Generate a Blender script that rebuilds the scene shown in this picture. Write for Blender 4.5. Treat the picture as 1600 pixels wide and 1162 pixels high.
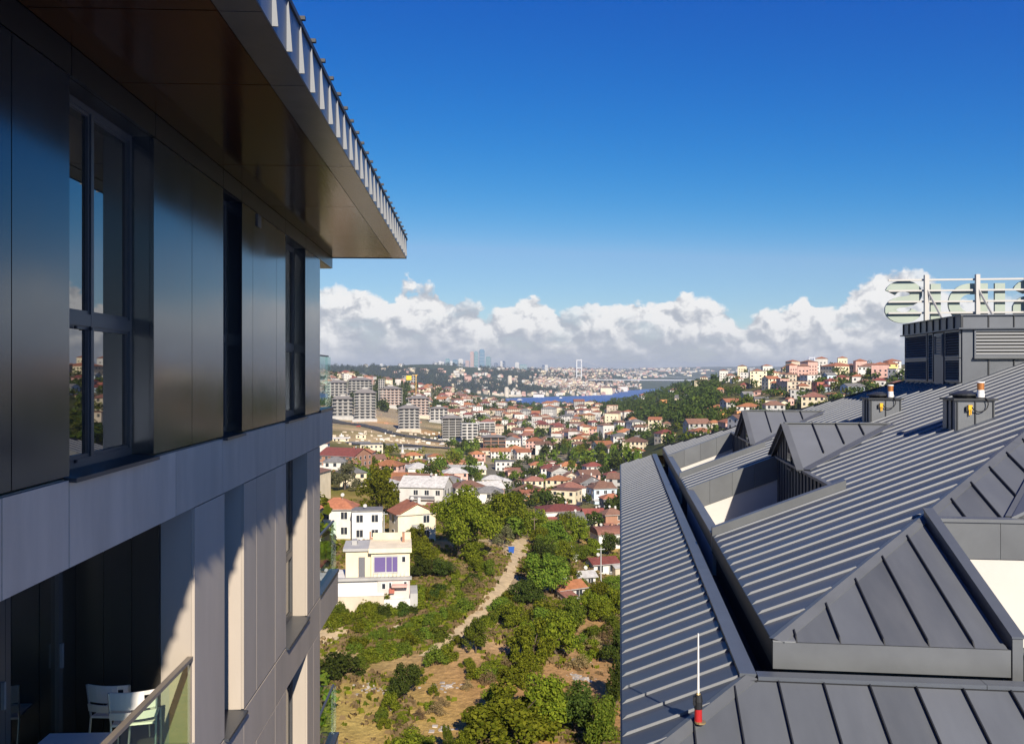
import bpy, math, random
import numpy as np
from mathutils import Vector

# ------------------------------------------------------------------ camera, sky, sun, exposure
for o in list(bpy.data.objects): bpy.data.objects.remove(o)
scene = bpy.context.scene
COL = scene.collection
F, CX, CY = 1400.0, 800.0, 581.0            # focal length and centre in photo pixels
cam_d = bpy.data.cameras.new('camera'); cam = bpy.data.objects.new('camera', cam_d); COL.objects.link(cam)
cam.location = (0, 0, 0); cam.rotation_euler = (math.radians(90), 0, 0)
cam_d.sensor_width = 36.0; cam_d.lens = 36.0*F/1600.0
cam_d.clip_start = 0.1; cam_d.clip_end = 60000
scene.camera = cam
scene.view_settings.view_transform = 'Standard'; scene.view_settings.look = 'None'
scene.view_settings.exposure = 0.55; scene.view_settings.gamma = 1.0
cy = scene.cycles
cy.max_bounces = 6; cy.diffuse_bounces = 3; cy.glossy_bounces = 4; cy.transmission_bounces = 4; cy.transparent_max_bounces = 12; cy.volume_bounces = 0
cy.caustics_reflective = False; cy.caustics_refractive = False
SUN = Vector((.505, -1.92, 1.224)).normalized()
SUN_EL = math.asin(SUN.z); SUN_AZ = math.atan2(SUN.x, SUN.y)

world = bpy.data.worlds.new('World'); scene.world = world; world.use_nodes = True
def build_world():
    nt = world.node_tree; N = nt.nodes; L = nt.links; N.clear()
    def nd(t, **k):
        n = N.new(t)
        for a, b in k.items(): setattr(n, a, b)
        return n
    def put(sock, v):
        if hasattr(v, 'is_output') or isinstance(v, bpy.types.NodeSocket): L.new(v, sock)
        else: sock.default_value = v
    def M(op, a, b=None, c=None, clamp=False):
        n = nd('ShaderNodeMath', operation=op, use_clamp=clamp)
        put(n.inputs[0], a)
        if b is not None: put(n.inputs[1], b)
        if c is not None: put(n.inputs[2], c)
        return n.outputs[0]
    def MR(v, a, b, c, d, it='SMOOTHSTEP'):
        n = nd('ShaderNodeMapRange', interpolation_type=it)
        put(n.inputs[0], v)
        for i, q in enumerate((a, b, c, d)): put(n.inputs[i+1], q)
        return n.outputs[0]
    def MIX(f, a, b):
        n = nd('ShaderNodeMix', data_type='RGBA'); put(n.inputs[0], f); put(n.inputs[6], a); put(n.inputs[7], b)
        return n.outputs[2]
    sky = nd('ShaderNodeTexSky', sky_type='NISHITA', sun_disc=False, sun_elevation=SUN_EL,
             sun_rotation=SUN_AZ % (2*math.pi), altitude=150, air_density=1.0, dust_density=0.15, ozone_density=2.0)
    SKY = .085
    # the deep, polarised blue of the photograph: steeper red and green response
    sc = nd('ShaderNodeSeparateColor'); L.new(sky.outputs[0], sc.inputs[0]); cc = nd('ShaderNodeCombineColor')
    for i, (k, ref, p, lim) in enumerate(((.260, .381, 4.3, .665), (.515, .571, 1.62, .885), (.82, .73, .70, 1.42))):
        q = M('MULTIPLY', M('POWER', M('MULTIPLY', sc.outputs[i], SKY/ref), p), k/SKY)
        lm = MR(M('MULTIPLY', sc.outputs[0], SKY), .42, 1.0, lim, 1.0)
        L.new(M('MINIMUM', q, M('MULTIPLY', sc.outputs[i], lm)), cc.inputs[i])
    tc = nd('ShaderNodeTexCoord'); sp = nd('ShaderNodeSeparateXYZ'); L.new(tc.outputs['Generated'], sp.inputs[0])
    x, y, z = sp.outputs
    az = M('ARCTAN2', x, y)
    hyp = M('SQRT', M('ADD', M('MULTIPLY', x, x), M('MULTIPLY', y, y)))
    e = M('DIVIDE', z, M('MAXIMUM', hyp, .001))
    # cloud-top height along the horizon
    prof = [(300,470),(440,466),(500,455),(540,447),(590,456),(612,478),(632,447),(674,443),(698,466),(720,470),(760,486),(800,480),
            (830,456),(852,470),(880,480),(920,471),(960,470),(985,461),(1010,480),(1032,470),(1065,460),(1092,476),(1130,490),
            (1160,506),(1190,496),(1230,490),(1255,466),(1282,486),(1302,478),(1340,450),(1385,425),(1420,432),(1500,462),(1590,450)]
    cr = nd('ShaderNodeValToRGB'); cr.color_ramp.interpolation = 'EASE'
    A0, A1 = -.45, .62
    el = cr.color_ramp.elements
    prof = prof[1:-1]
    pts = []
    for px, py in prof:
        a = math.atan((px-CX)/F); pts.append(((a-A0)/(A1-A0), (CY-py)/F*math.cos(a)))
    while len(el) < len(pts): el.new(.5)
    for i, (p, v) in enumerate(pts):
        el[i].position = min(max(p, 0), 1); el[i].color = (v*5, v*5, v*5, 1)
    L.new(MR(az, A0, A1, 0, 1, 'LINEAR'), cr.inputs[0])
    top = M('DIVIDE', cr.outputs[0], 5.0)
    def vec(kx, ky, off=0.0, dx=0.0, dy=0.0):
        c = nd('ShaderNodeCombineXYZ'); put(c.inputs[0], M('MULTIPLY', M('ADD', az, dx), kx)); put(c.inputs[1], M('MULTIPLY', M('ADD', e, dy), ky))
        c.inputs[2].default_value = off
        return c.outputs[0]
    def noise(v, scale, detail=6, rough=.55):
        n = nd('ShaderNodeTexNoise'); L.new(v, n.inputs['Vector']); n.inputs['Scale'].default_value = scale
        n.inputs['Detail'].default_value = detail; n.inputs['Roughness'].default_value = rough
        return n.outputs[0]
    def vor(v, scale, det=3.0):
        n = nd('ShaderNodeTexVoronoi', feature='F1', voronoi_dimensions='2D', normalize=True); n.inputs['Scale'].default_value = scale
        n.inputs['Detail'].default_value = det; n.inputs['Roughness'].default_value = .5; n.inputs['Lacunarity'].default_value = 2.3
        L.new(v, n.inputs['Vector']); return n.outputs['Distance']
    def warp(v, amt, scale):
        n = nd('ShaderNodeTexNoise', noise_dimensions='2D'); L.new(v, n.inputs['Vector']); n.inputs['Scale'].default_value = scale; n.inputs['Detail'].default_value = 3
        s = nd('ShaderNodeVectorMath', operation='SUBTRACT'); L.new(n.outputs[1], s.inputs[0]); s.inputs[1].default_value = (.5, .5, .5)
        m = nd('ShaderNodeVectorMath', operation='SCALE'); L.new(s.outputs[0], m.inputs[0]); m.inputs[3].default_value = amt
        a = nd('ShaderNodeVectorMath', operation='ADD'); L.new(v, a.inputs[0]); L.new(m.outputs[0], a.inputs[1]); return a.outputs[0]
    def billow(dx, dy):
        return M('SUBTRACT', 1.0, vor(warp(vec(1.0, 1.25, .3, dx, dy), .022, 40), 17))
    B = billow(0, 0); B2 = billow(.0045, .0075)
    n1 = noise(vec(1, 1.5, 4.1), 20, 6, .6)
    edge = M('ADD', M('SUBTRACT', top, e), M('MULTIPLY', M('SUBTRACT', B, .66), .075))
    edge = M('ADD', edge, M('MULTIPLY', M('SUBTRACT', n1, .5), .030))
    soft = MR(n1, .35, .65, .003, .010, 'LINEAR')
    alpha = MR(M('DIVIDE', edge, soft), -.25, 1.0, 0, 1)
    gap = noise(vec(1, 2.2, 9.0), 11, 5, .6)
    alpha = M('MULTIPLY', alpha, MR(gap, .34, .50, .72, 1))
    w = M('MULTIPLY', MR(n1, .60, .80, 0, .5), MR(e, .06, .115, 1, 0))
    alpha = M('MAXIMUM', alpha, w)
    rel = M('DIVIDE', e, M('MAXIMUM', top, .02))
    relief = M('MULTIPLY', M('SUBTRACT', B, B2), 6.0)
    hgt = MR(rel, .12, 1.0, 0.0, 1.0); relief = M('MULTIPLY', relief, MR(rel, .1, .75, .22, 1.0))
    big = MR(gap, .38, .64, -.26, .26)
    lit = M('ADD', M('ADD', M('MULTIPLY', hgt, .66), M('MULTIPLY', MR(B, .5, .86, 0, 1), .16)), M('ADD', relief, .12))
    lit = M('MINIMUM', M('MAXIMUM', M('ADD', lit, big), 0.0), 1.0)
    ramp = nd('ShaderNodeValToRGB'); L.new(lit, ramp.inputs[0])
    r = ramp.color_ramp; r.elements[0].position = 0; r.elements[0].color = (.46, .495, .555, 1)
    r.elements[1].position = 1; r.elements[1].color = (.92, .915, .905, 1)
    m = r.elements.new(.35); m.color = (.57, .595, .64, 1)
    m = r.elements.new(.65); m.color = (.72, .73, .75, 1)
    cl = nd('ShaderNodeMix', data_type='RGBA', blend_type='MULTIPLY'); cl.inputs[0].default_value = 1
    L.new(ramp.outputs[0], cl.inputs[6]); CB = 12.2; cl.inputs[7].default_value = (CB, CB, CB, 1)
    out = MIX(alpha, cc.outputs[0], cl.outputs[2])
    bg = nd('ShaderNodeBackground'); bg.inputs['Strength'].default_value = SKY*.685; L.new(out, bg.inputs['Color'])
    bg0 = nd('ShaderNodeBackground'); bg0.inputs['Strength'].default_value = SKY*.685; L.new(cc.outputs[0], bg0.inputs['Color'])
    low = M('MULTIPLY', M('LESS_THAN', e, .16), M('GREATER_THAN', e, -.02))      # clouds only near the horizon
    ms = nd('ShaderNodeMixShader'); L.new(low, ms.inputs[0]); L.new(bg0.outputs[0], ms.inputs[1]); L.new(bg.outputs[0], ms.inputs[2])
    ow = nd('ShaderNodeOutputWorld'); L.new(ms.outputs[0], ow.inputs['Surface'])
build_world()
sun_d = bpy.data.lights.new('sun', 'SUN'); sun_d.energy = 5.0; sun_d.angle = math.radians(.53); sun_d.color = (1, .90, .75)
sun_o = bpy.data.objects.new('sun', sun_d); COL.objects.link(sun_o)
sun_o.rotation_euler = (-SUN).to_track_quat('-Z', 'Y').to_euler(); sun_o.location = (0, -20, 60)

# ------------------------------------------------------------------ helpers
RNG = random.Random(7)
def tag(o, label=None, cat=None, group=None, kind=None):
    if label: o['label'] = label
    if cat: o['category'] = cat
    if group: o['group'] = group
    if kind: o['kind'] = kind
    return o
def empty(name, loc=(0, 0, 0), rz=0.0, parent=None):
    o = bpy.data.objects.new(name, None); o.empty_display_size = .3
    o.location = loc; o.rotation_euler = (0, 0, rz); COL.objects.link(o)
    if parent: o.parent = parent
    return o
def link(name, me, parent=None, loc=None):
    o = bpy.data.objects.new(name, me); COL.objects.link(o)
    if parent is not None: o.parent = parent
    if loc is not None: o.location = loc
    return o
class MB:
    """collects polygons, builds one mesh object"""
    def __init__(s): s.v = []; s.f = []; s.m = []
    def poly(s, pts, mi=0):
        b = len(s.v); s.v += [tuple(p) for p in pts]; s.f.append(tuple(range(b, b+len(pts)))); s.m.append(mi)
    def hexa(s, p, mi=0):            # 8 corners: bottom ring 0-3, top ring 4-7
        b = len(s.v); s.v += [tuple(q) for q in p]
        for f in ((0, 3, 2, 1), (4, 5, 6, 7), (0, 1, 5, 4), (1, 2, 6, 5), (2, 3, 7, 6), (3, 0, 4, 7)):
            s.f.append(tuple(b+i for i in f)); s.m.append(mi)
    def box(s, x0, x1, y0, y1, z0, z1, mi=0):
        s.hexa([(x0, y0, z0), (x1, y0, z0), (x1, y1, z0), (x0, y1, z0), (x0, y0, z1), (x1, y0, z1), (x1, y1, z1), (x0, y1, z1)], mi)
    def bar(s, a, b, w, h, mi=0, up=(0, 0, 1)):
        a = Vector(a); b = Vector(b); d = (b-a).normalized(); u = Vector(up)
        r = d.cross(u)
        if r.length < 1e-4: r = d.cross(Vector((1, 0, 0)))
        r.normalize(); u = r.cross(d).normalized(); r *= w/2; u *= h/2
        s.hexa([a-r-u, a+r-u, b+r-u, b-r-u, a-r+u, a+r+u, b+r+u, b-r+u], mi)
    def tube(s, a, b, r0, r1=None, n=10, mi=0, caps=True):
        r1 = r0 if r1 is None else r1
        a = Vector(a); b = Vector(b); d = (b-a).normalized()
        u = d.orthogonal().normalized(); w = d.cross(u); base = len(s.v)
        for c, r in ((a, r0), (b, r1)):
            for i in range(n):
                t = 2*math.pi*i/n; s.v.append(tuple(c+u*math.cos(t)*r+w*math.sin(t)*r))
        for i in range(n):
            j = (i+1) % n; s.f.append((base+i, base+j, base+n+j, base+n+i)); s.m.append(mi)
        if caps:
            s.f.append(tuple(base+i for i in reversed(range(n)))); s.m.append(mi)
            s.f.append(tuple(base+n+i for i in range(n))); s.m.append(mi)
    def path(s, pts, r, n=6, mi=0):
        for a, b in zip(pts[:-1], pts[1:]): s.tube(a, b, r, r, n, mi)
    def prism(s, pts2, axis_from, axis_to, fn, mi=0):   # pts2 2D outline, fn(p, depth)->3D
        b = len(s.v); n = len(pts2)
        s.v += [tuple(fn(p, axis_from)) for p in pts2] + [tuple(fn(p, axis_to)) for p in pts2]
        s.f.append(tuple(b+i for i in range(n))); s.m.append(mi)
        s.f.append(tuple(b+n+i for i in reversed(range(n)))); s.m.append(mi)
        for i in range(n):
            j = (i+1) % n; s.f.append((b+i, b+n+i, b+n+j, b+j)); s.m.append(mi)
    def mesh(s, name, mats, off=(0, 0, 0), smooth=False):
        me = bpy.data.meshes.new(name)
        ox, oy, oz = off
        me.from_pydata([(x+ox, y+oy, z+oz) for x, y, z in s.v], [], s.f)
        for m in (mats if isinstance(mats, (list, tuple)) else [mats]): me.materials.append(m)
        if any(s.m): me.polygons.foreach_set('material_index', s.m)
        if smooth: me.polygons.foreach_set('use_smooth', [True]*len(me.polygons))
        me.update(); return me
    def build(s, name, mats, parent=None, off=(0, 0, 0), smooth=False, loc=None):
        return link(name, s.mesh(name, mats, off, smooth), parent, loc)

def fix_normals(me):
    import bmesh
    bm = bmesh.new(); bm.from_mesh(me); bmesh.ops.recalc_face_normals(bm, faces=bm.faces); bm.to_mesh(me); bm.free()

# ------------------------------------------------------------------ materials
MATS = {}
def mat(name, col, rough=.6, metal=0.0, var=.0, vscale=3.0, bump=0.0, bscale=20.0, ior=1.45, rand=0.0, island=0.0, dirt=0.0, dcol=(.1, .09, .07), stretch=(1, 1, 1), rvar=0.0, tint=None):
    if name in MATS: return MATS[name]
    m = bpy.data.materials.new(name); m.use_nodes = True; MATS[name] = m
    nt = m.node_tree; N = nt.nodes; L = nt.links; b = N['Principled BSDF']
    b.inputs['Base Color'].default_value = (*col, 1); b.inputs['Roughness'].default_value = rough
    b.inputs['Metallic'].default_value = metal; b.inputs['IOR'].default_value = ior
    if tint: b.inputs['Specular Tint'].default_value = (*tint, 1)
    tc = N.new('ShaderNodeTexCoord'); mp = N.new('ShaderNodeMapping'); mp.inputs['Scale'].default_value = stretch
    L.new(tc.outputs['Object'], mp.inputs[0]); src = mp.outputs[0]
    cur = None
    def colsock():
        if cur is not None: return cur
        r = N.new('ShaderNodeRGB'); r.outputs[0].default_value = (*col, 1); return r.outputs[0]
    def scale_by(val):
        mx = N.new('ShaderNodeVectorMath'); mx.operation = 'SCALE'
        L.new(colsock(), mx.inputs[0]); L.new(val, mx.inputs[3]); return mx.outputs[0]
    if var:
        n = N.new('ShaderNodeTexNoise'); n.inputs['Scale'].default_value = vscale; n.inputs['Detail'].default_value = 7; n.inputs['Roughness'].default_value = .6
        L.new(src, n.inputs['Vector'])
        r = N.new('ShaderNodeMapRange'); L.new(n.outputs[0], r.inputs[0])
        for i, q in enumerate((.28, .72, 1-var, 1+var)): r.inputs[i+1].default_value = q
        cur = scale_by(r.outputs[0])
        if rvar:
            r2 = N.new('ShaderNodeMapRange'); L.new(n.outputs[0], r2.inputs[0])
            for i, q in enumerate((.3, .7, rough-rvar, rough+rvar)): r2.inputs[i+1].default_value = q
            L.new(r2.outputs[0], b.inputs['Roughness'])
    if rand:
        oi = N.new('ShaderNodeObjectInfo'); r = N.new('ShaderNodeMapRange'); L.new(oi.outputs['Random'], r.inputs[0])
        r.inputs[3].default_value = 1-rand; r.inputs[4].default_value = 1+rand; cur = scale_by(r.outputs[0])
    if island:
        g = N.new('ShaderNodeNewGeometry'); r = N.new('ShaderNodeMapRange'); L.new(g.outputs['Random Per Island'], r.inputs[0])
        r.inputs[3].default_value = 1-island; r.inputs[4].default_value = 1+island; cur = scale_by(r.outputs[0])
    if dirt:
        n = N.new('ShaderNodeTexNoise'); n.inputs['Scale'].default_value = vscale*.35; n.inputs['Detail'].default_value = 9; n.inputs['Roughness'].default_value = .7
        L.new(src, n.inputs['Vector']); r = N.new('ShaderNodeMapRange'); L.new(n.outputs[0], r.inputs[0])
        for i, q in enumerate((.5, .75, 0, dirt)): r.inputs[i+1].default_value = q
        mx = N.new('ShaderNodeMix'); mx.data_type = 'RGBA'; L.new(r.outputs[0], mx.inputs[0]); L.new(colsock(), mx.inputs[6]); mx.inputs[7].default_value = (*dcol, 1)
        cur = mx.outputs[2]
    if cur is not None: L.new(cur, b.inputs['Base Color'])
    if bump:
        n = N.new('ShaderNodeTexNoise'); n.inputs['Scale'].default_value = bscale; n.inputs['Detail'].default_value = 5; L.new(src, n.inputs['Vector'])
        bp = N.new('ShaderNodeBump'); bp.inputs['Strength'].default_value = bump; bp.inputs['Distance'].default_value = .02
        L.new(n.outputs[0], bp.inputs['Height']); L.new(bp.outputs[0], b.inputs['Normal'])
    return m
def leafmat(name, c0, c1, trans=.35):
    m = bpy.data.materials.new(name); m.use_nodes = True; MATS[name] = m
    nt = m.node_tree; N = nt.nodes; L = nt.links; N.clear()
    g = N.new('ShaderNodeNewGeometry'); oi = N.new('ShaderNodeObjectInfo')
    mx = N.new('ShaderNodeMix'); mx.data_type = 'RGBA'; L.new(g.outputs['Random Per Island'], mx.inputs[0])
    mx.inputs[6].default_value = (*c0, 1); mx.inputs[7].default_value = (*c1, 1)
    hs = N.new('ShaderNodeHueSaturation'); L.new(mx.outputs[2], hs.inputs['Color'])
    r = N.new('ShaderNodeMapRange'); L.new(oi.outputs['Random'], r.inputs[0]); r.inputs[3].default_value = .482; r.inputs[4].default_value = .516
    L.new(r.outputs[0], hs.inputs['Hue'])
    r = N.new('ShaderNodeMapRange'); L.new(oi.outputs['Random'], r.inputs[0]); r.inputs[3].default_value = .68; r.inputs[4].default_value = 1.28
    L.new(r.outputs[0], hs.inputs['Value'])
    d = N.new('ShaderNodeBsdfDiffuse'); t = N.new('ShaderNodeBsdfTranslucent'); s = N.new('ShaderNodeMixShader'); s.inputs[0].default_value = trans
    L.new(hs.outputs[0], d.inputs[0]); L.new(hs.outputs[0], t.inputs[0]); L.new(d.outputs[0], s.inputs[1]); L.new(t.outputs[0], s.inputs[2])
    o = N.new('ShaderNodeOutputMaterial'); L.new(s.outputs[0], o.inputs[0]); return m
def glassmat(name, tint, refl=.12, rough=.01, fi=1.5):
    m = bpy.data.materials.new(name); m.use_nodes = True; MATS[name] = m
    nt = m.node_tree; N = nt.nodes; L = nt.links; N.clear()
    t = N.new('ShaderNodeBsdfTransparent'); t.inputs[0].default_value = (*tint, 1)
    g = N.new('ShaderNodeBsdfGlossy'); g.inputs['Roughness'].default_value = rough; g.inputs[0].default_value = (.9, .95, .93, 1)
    fr = N.new('ShaderNodeFresnel'); fr.inputs[0].default_value = fi
    ad = N.new('ShaderNodeMath'); ad.operation = 'ADD'; ad.use_clamp = True; L.new(fr.outputs[0], ad.inputs[0]); ad.inputs[1].default_value = refl-.04
    ge = N.new('ShaderNodeNewGeometry'); bf = N.new('ShaderNodeMath'); bf.operation = 'SUBTRACT'; bf.inputs[0].default_value = 1; L.new(ge.outputs['Backfacing'], bf.inputs[1])
    ml = N.new('ShaderNodeMath'); ml.operation = 'MULTIPLY'; L.new(ad.outputs[0], ml.inputs[0]); L.new(bf.outputs[0], ml.inputs[1])
    s = N.new('ShaderNodeMixShader'); L.new(ml.outputs[0], s.inputs[0]); L.new(t.outputs[0], s.inputs[1]); L.new(g.outputs[0], s.inputs[2])
    o = N.new('ShaderNodeOutputMaterial'); L.new(s.outputs[0], o.inputs[0]); return m
# ------------------------------------------------------------------ terrain
TY = [4, 40, 70, 100, 140, 200, 300, 370, 550, 750, 900, 1150, 1500, 2000, 2500, 2850, 3100, 3300]
TP = [-3000, 300, 520, 650, 740, 800, 960, 1100, 1250, 1400, 1700, 5000]
TZ = [
 [-41,-41,-41,-40.5,-37.5,-34,-40,-43,-49,-49,-48,-38,-12,-4,-30,-60,-95,-112],
 [-41,-41,-41,-40.5,-37.5,-34,-40,-43,-49,-49,-48,-38,-10, 0,-30,-70,-105,-114],
 [-41,-41,-41,-40.5,-37.5,-34,-40,-43,-50,-50,-48,-37, -8, 3,-35,-80,-108,-114],
 [-41,-41,-41,-40.5,-37.5,-34.5,-41,-46,-56,-59,-59,-50,-40,-30,-60,-100,-112,-116],
 [-41,-41,-41,-40.5,-37.5,-35,-44,-50,-61,-65,-65,-61,-52,-52,-84,-103,-112,-116],
 [-41,-41,-41,-40.5,-38,-36,-47,-54,-64,-68,-68,-67,-69,-84,-97,-106,-113,-116],
 [-41,-41,-41,-41,-42,-46,-52,-55,-60,-61,-60,-59,-58,-66,-86,-100,-108,-116],
 [-41,-41,-41,-41,-42,-44,-41,-38,-31,-24,-17, -9,-14,-42,-80,-104,-112,-116],
 [-41,-41,-41,-41,-42,-43,-37,-33,-19, -3,  3,  2,-14,-55,-90,-106,-112,-116],
 [-41,-41,-41,-41,-41,-40,-33,-28, -8,  5,  7,  5,-12,-60,-90,-106,-112,-116],
 [-41,-41,-41,-41,-41,-39,-31,-25, -4,  9, 11,  9, -8,-60,-90,-106,-112,-116],
 [-41,-41,-41,-41,-41,-39,-31,-25, -4,  9, 11,  9, -8,-60,-90,-106,-112,-116]]
GP0, GP1, GNP = -3000, 5000, 401
GL0, GL1, GNL = math.log(4), math.log(3300), 300
def make_grid():
    tl = np.log(np.array(TY, float)); gl = np.linspace(GL0, GL1, GNL); gp = np.linspace(GP0, GP1, GNP)
    a = np.array([np.interp(gl, tl, r) for r in TZ])                    # cols x GNL
    g = np.array([np.interp(gp, TP, a[:, j]) for j in range(GNL)])       # GNL x GNP
    def blur(x, k, ax):
        pad = [(0, 0), (0, 0)]; pad[ax] = (k, k); p = np.pad(x, pad, mode='edge'); n = 2*k+1
        c = np.cumsum(np.insert(p, 0, 0, axis=ax), axis=ax)
        return ((c[n:] - c[:-n]) if ax == 0 else (c[:, n:] - c[:, :-n]))/n
    for _ in range(2): g = blur(g, 2, 0); g = blur(g, 2, 1)
    return g
GRID = make_grid()
rs = np.random.RandomState(3)
NSZ = 256; NOI = rs.rand(NSZ, NSZ)
def vnoise(x, y):
    xi = np.floor(x).astype(int); yi = np.floor(y).astype(int); fx = x-xi; fy = y-yi
    fx = fx*fx*(3-2*fx); fy = fy*fy*(3-2*fy)
    a = NOI[xi % NSZ, yi % NSZ]; b = NOI[(xi+1) % NSZ, yi % NSZ]; c = NOI[xi % NSZ, (yi+1) % NSZ]; d = NOI[(xi+1) % NSZ, (yi+1) % NSZ]
    return (a*(1-fx)+b*fx)*(1-fy)+(c*(1-fx)+d*fx)*fy - .5
def fbm(x, y, o=4):
    s = 0; amp = 1.0
    for i in range(o): s = s+amp*vnoise(x*2**i+17*i, y*2**i+31*i); amp *= .5
    return s
def hz(X, Y):
    """terrain height at X, Y (arrays or scalars)"""
    X = np.asarray(X, float); Y = np.maximum(np.asarray(Y, float), 4.01)
    p = np.clip((CX+F*X/Y-GP0)/(GP1-GP0)*(GNP-1), 0, GNP-1.001); l = np.clip((np.log(Y)-GL0)/(GL1-GL0)*(GNL-1), 0, GNL-1.001)
    pi = p.astype(int); li = l.astype(int); fp = p-pi; fl = l-li
    z = (GRID[li, pi]*(1-fp)+GRID[li, pi+1]*fp)*(1-fl)+(GRID[li+1, pi]*(1-fp)+GRID[li+1, pi+1]*fp)*fl
    k = np.clip((Y-60)/500, 0, 1); k2 = np.clip((2600-Y)/600, 0, 1)
    return z + fbm(X/14, Y/14)*.9*(1-k*.3) + fbm(X/90+5, Y/90)*(1.0+3.5*k)*k2*k
def h1(X, Y): return float(hz(X, Y))
def ground_at(px, py, ymin=25, ymax=3000):
    """first point where the sight line of a photo pixel meets the terrain"""
    ls = np.exp(np.linspace(math.log(ymin), math.log(ymax), 1400)); a = (px-CX)/F; v = (py-CY)/F
    d = -v*ls - hz(a*ls, ls); i = np.argmax(d <= 0)
    if d[i] > 0:
        if py < 560: return None
        far = np.where(ls > 300, d, 1e9)/ls; i = np.argmin(far)      # just above the ground line: nearest grazing point
        if far[i]*F > 9: return None
    Y = ls[i]; return Vector((a*Y, Y, h1(a*Y, Y)))
def project(P): return CX+F*P[0]/P[1], CY-F*P[2]/P[1]

def splat(X, Y, px, py, rx, ry, yaw=0):
    """0..1 blob round the ground point of a photo pixel, radii in metres"""
    g = ground_at(px, py)
    dx = X-g.x; dy = Y-g.y; c, s = math.cos(yaw), math.sin(yaw)
    return np.exp(-(((dx*c+dy*s)/rx)**2+((-dx*s+dy*c)/ry)**2))
def grid_mesh(name, X, Y, Z, colr, material, keep=None):
    nr, nc = X.shape
    me = bpy.data.meshes.new(name)
    v = np.stack([X, Y, Z], -1).reshape(-1, 3)
    idx = np.arange(nr*nc).reshape(nr, nc)
    q = np.stack([idx[:-1, :-1], idx[:-1, 1:], idx[1:, 1:], idx[1:, :-1]], -1).reshape(-1, 4)
    if keep is not None: q = q[keep.reshape(-1)]
    me.vertices.add(len(v)); me.vertices.foreach_set('co', v.ravel())
    me.loops.add(q.size); me.loops.foreach_set('vertex_index', q.ravel().astype(np.int32))
    me.polygons.add(len(q)); me.polygons.foreach_set('loop_start', np.arange(0, q.size, 4, dtype=np.int32))
    me.polygons.foreach_set('use_smooth', np.ones(len(q), bool))
    me.update(calc_edges=True); me.validate()
    if colr is not None:
        at = me.color_attributes.new('cover', 'FLOAT_COLOR', 'POINT')
        c = np.concatenate([colr.reshape(-1, 3), np.ones((nr*nc, 1))], 1); at.data.foreach_set('color', c.ravel().astype(np.float32))
    me.materials.append(material)
    return link(name, me)
def covermat(name, s1=.35, s2=2.0, amt=.35):
    m = bpy.data.materials.new(name); m.use_nodes = True; nt = m.node_tree; N = nt.nodes; L = nt.links; b = N['Principled BSDF']
    b.inputs['Roughness'].default_value = .95; b.inputs['Specular IOR Level'].default_value = .1
    at = N.new('ShaderNodeAttribute'); at.attribute_name = 'cover'
    tc = N.new('ShaderNodeTexCoord'); cur = at.outputs['Color']
    for s, a in ((s1, amt), (s2, amt*.8), (s2*4, amt*.7)):
        n = N.new('ShaderNodeTexNoise'); n.inputs['Scale'].default_value = s; n.inputs['Detail'].default_value = 8; n.inputs['Roughness'].default_value = .65
        L.new(tc.outputs['Object'], n.inputs['Vector']); r = N.new('ShaderNodeMapRange'); L.new(n.outputs[0], r.inputs[0])
        for i, q in enumerate((.25, .75, 1-a, 1+a)): r.inputs[i+1].default_value = q
        sc = N.new('ShaderNodeVectorMath'); sc.operation = 'SCALE'; L.new(cur, sc.inputs[0]); L.new(r.outputs[0], sc.inputs[3]); cur = sc.outputs[0]
    L.new(cur, b.inputs['Base Color'])
    n = N.new('ShaderNodeTexNoise'); n.inputs['Scale'].default_value = s2*.7; n.inputs['Detail'].default_value = 6; L.new(tc.outputs['Object'], n.inputs['Vector'])
    bp = N.new('ShaderNodeBump'); bp.inputs['Strength'].default_value = .6; bp.inputs['Distance'].default_value = .4
    L.new(n.outputs[0], bp.inputs['Height']); L.new(bp.outputs[0], b.inputs['Normal']); return m

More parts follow.
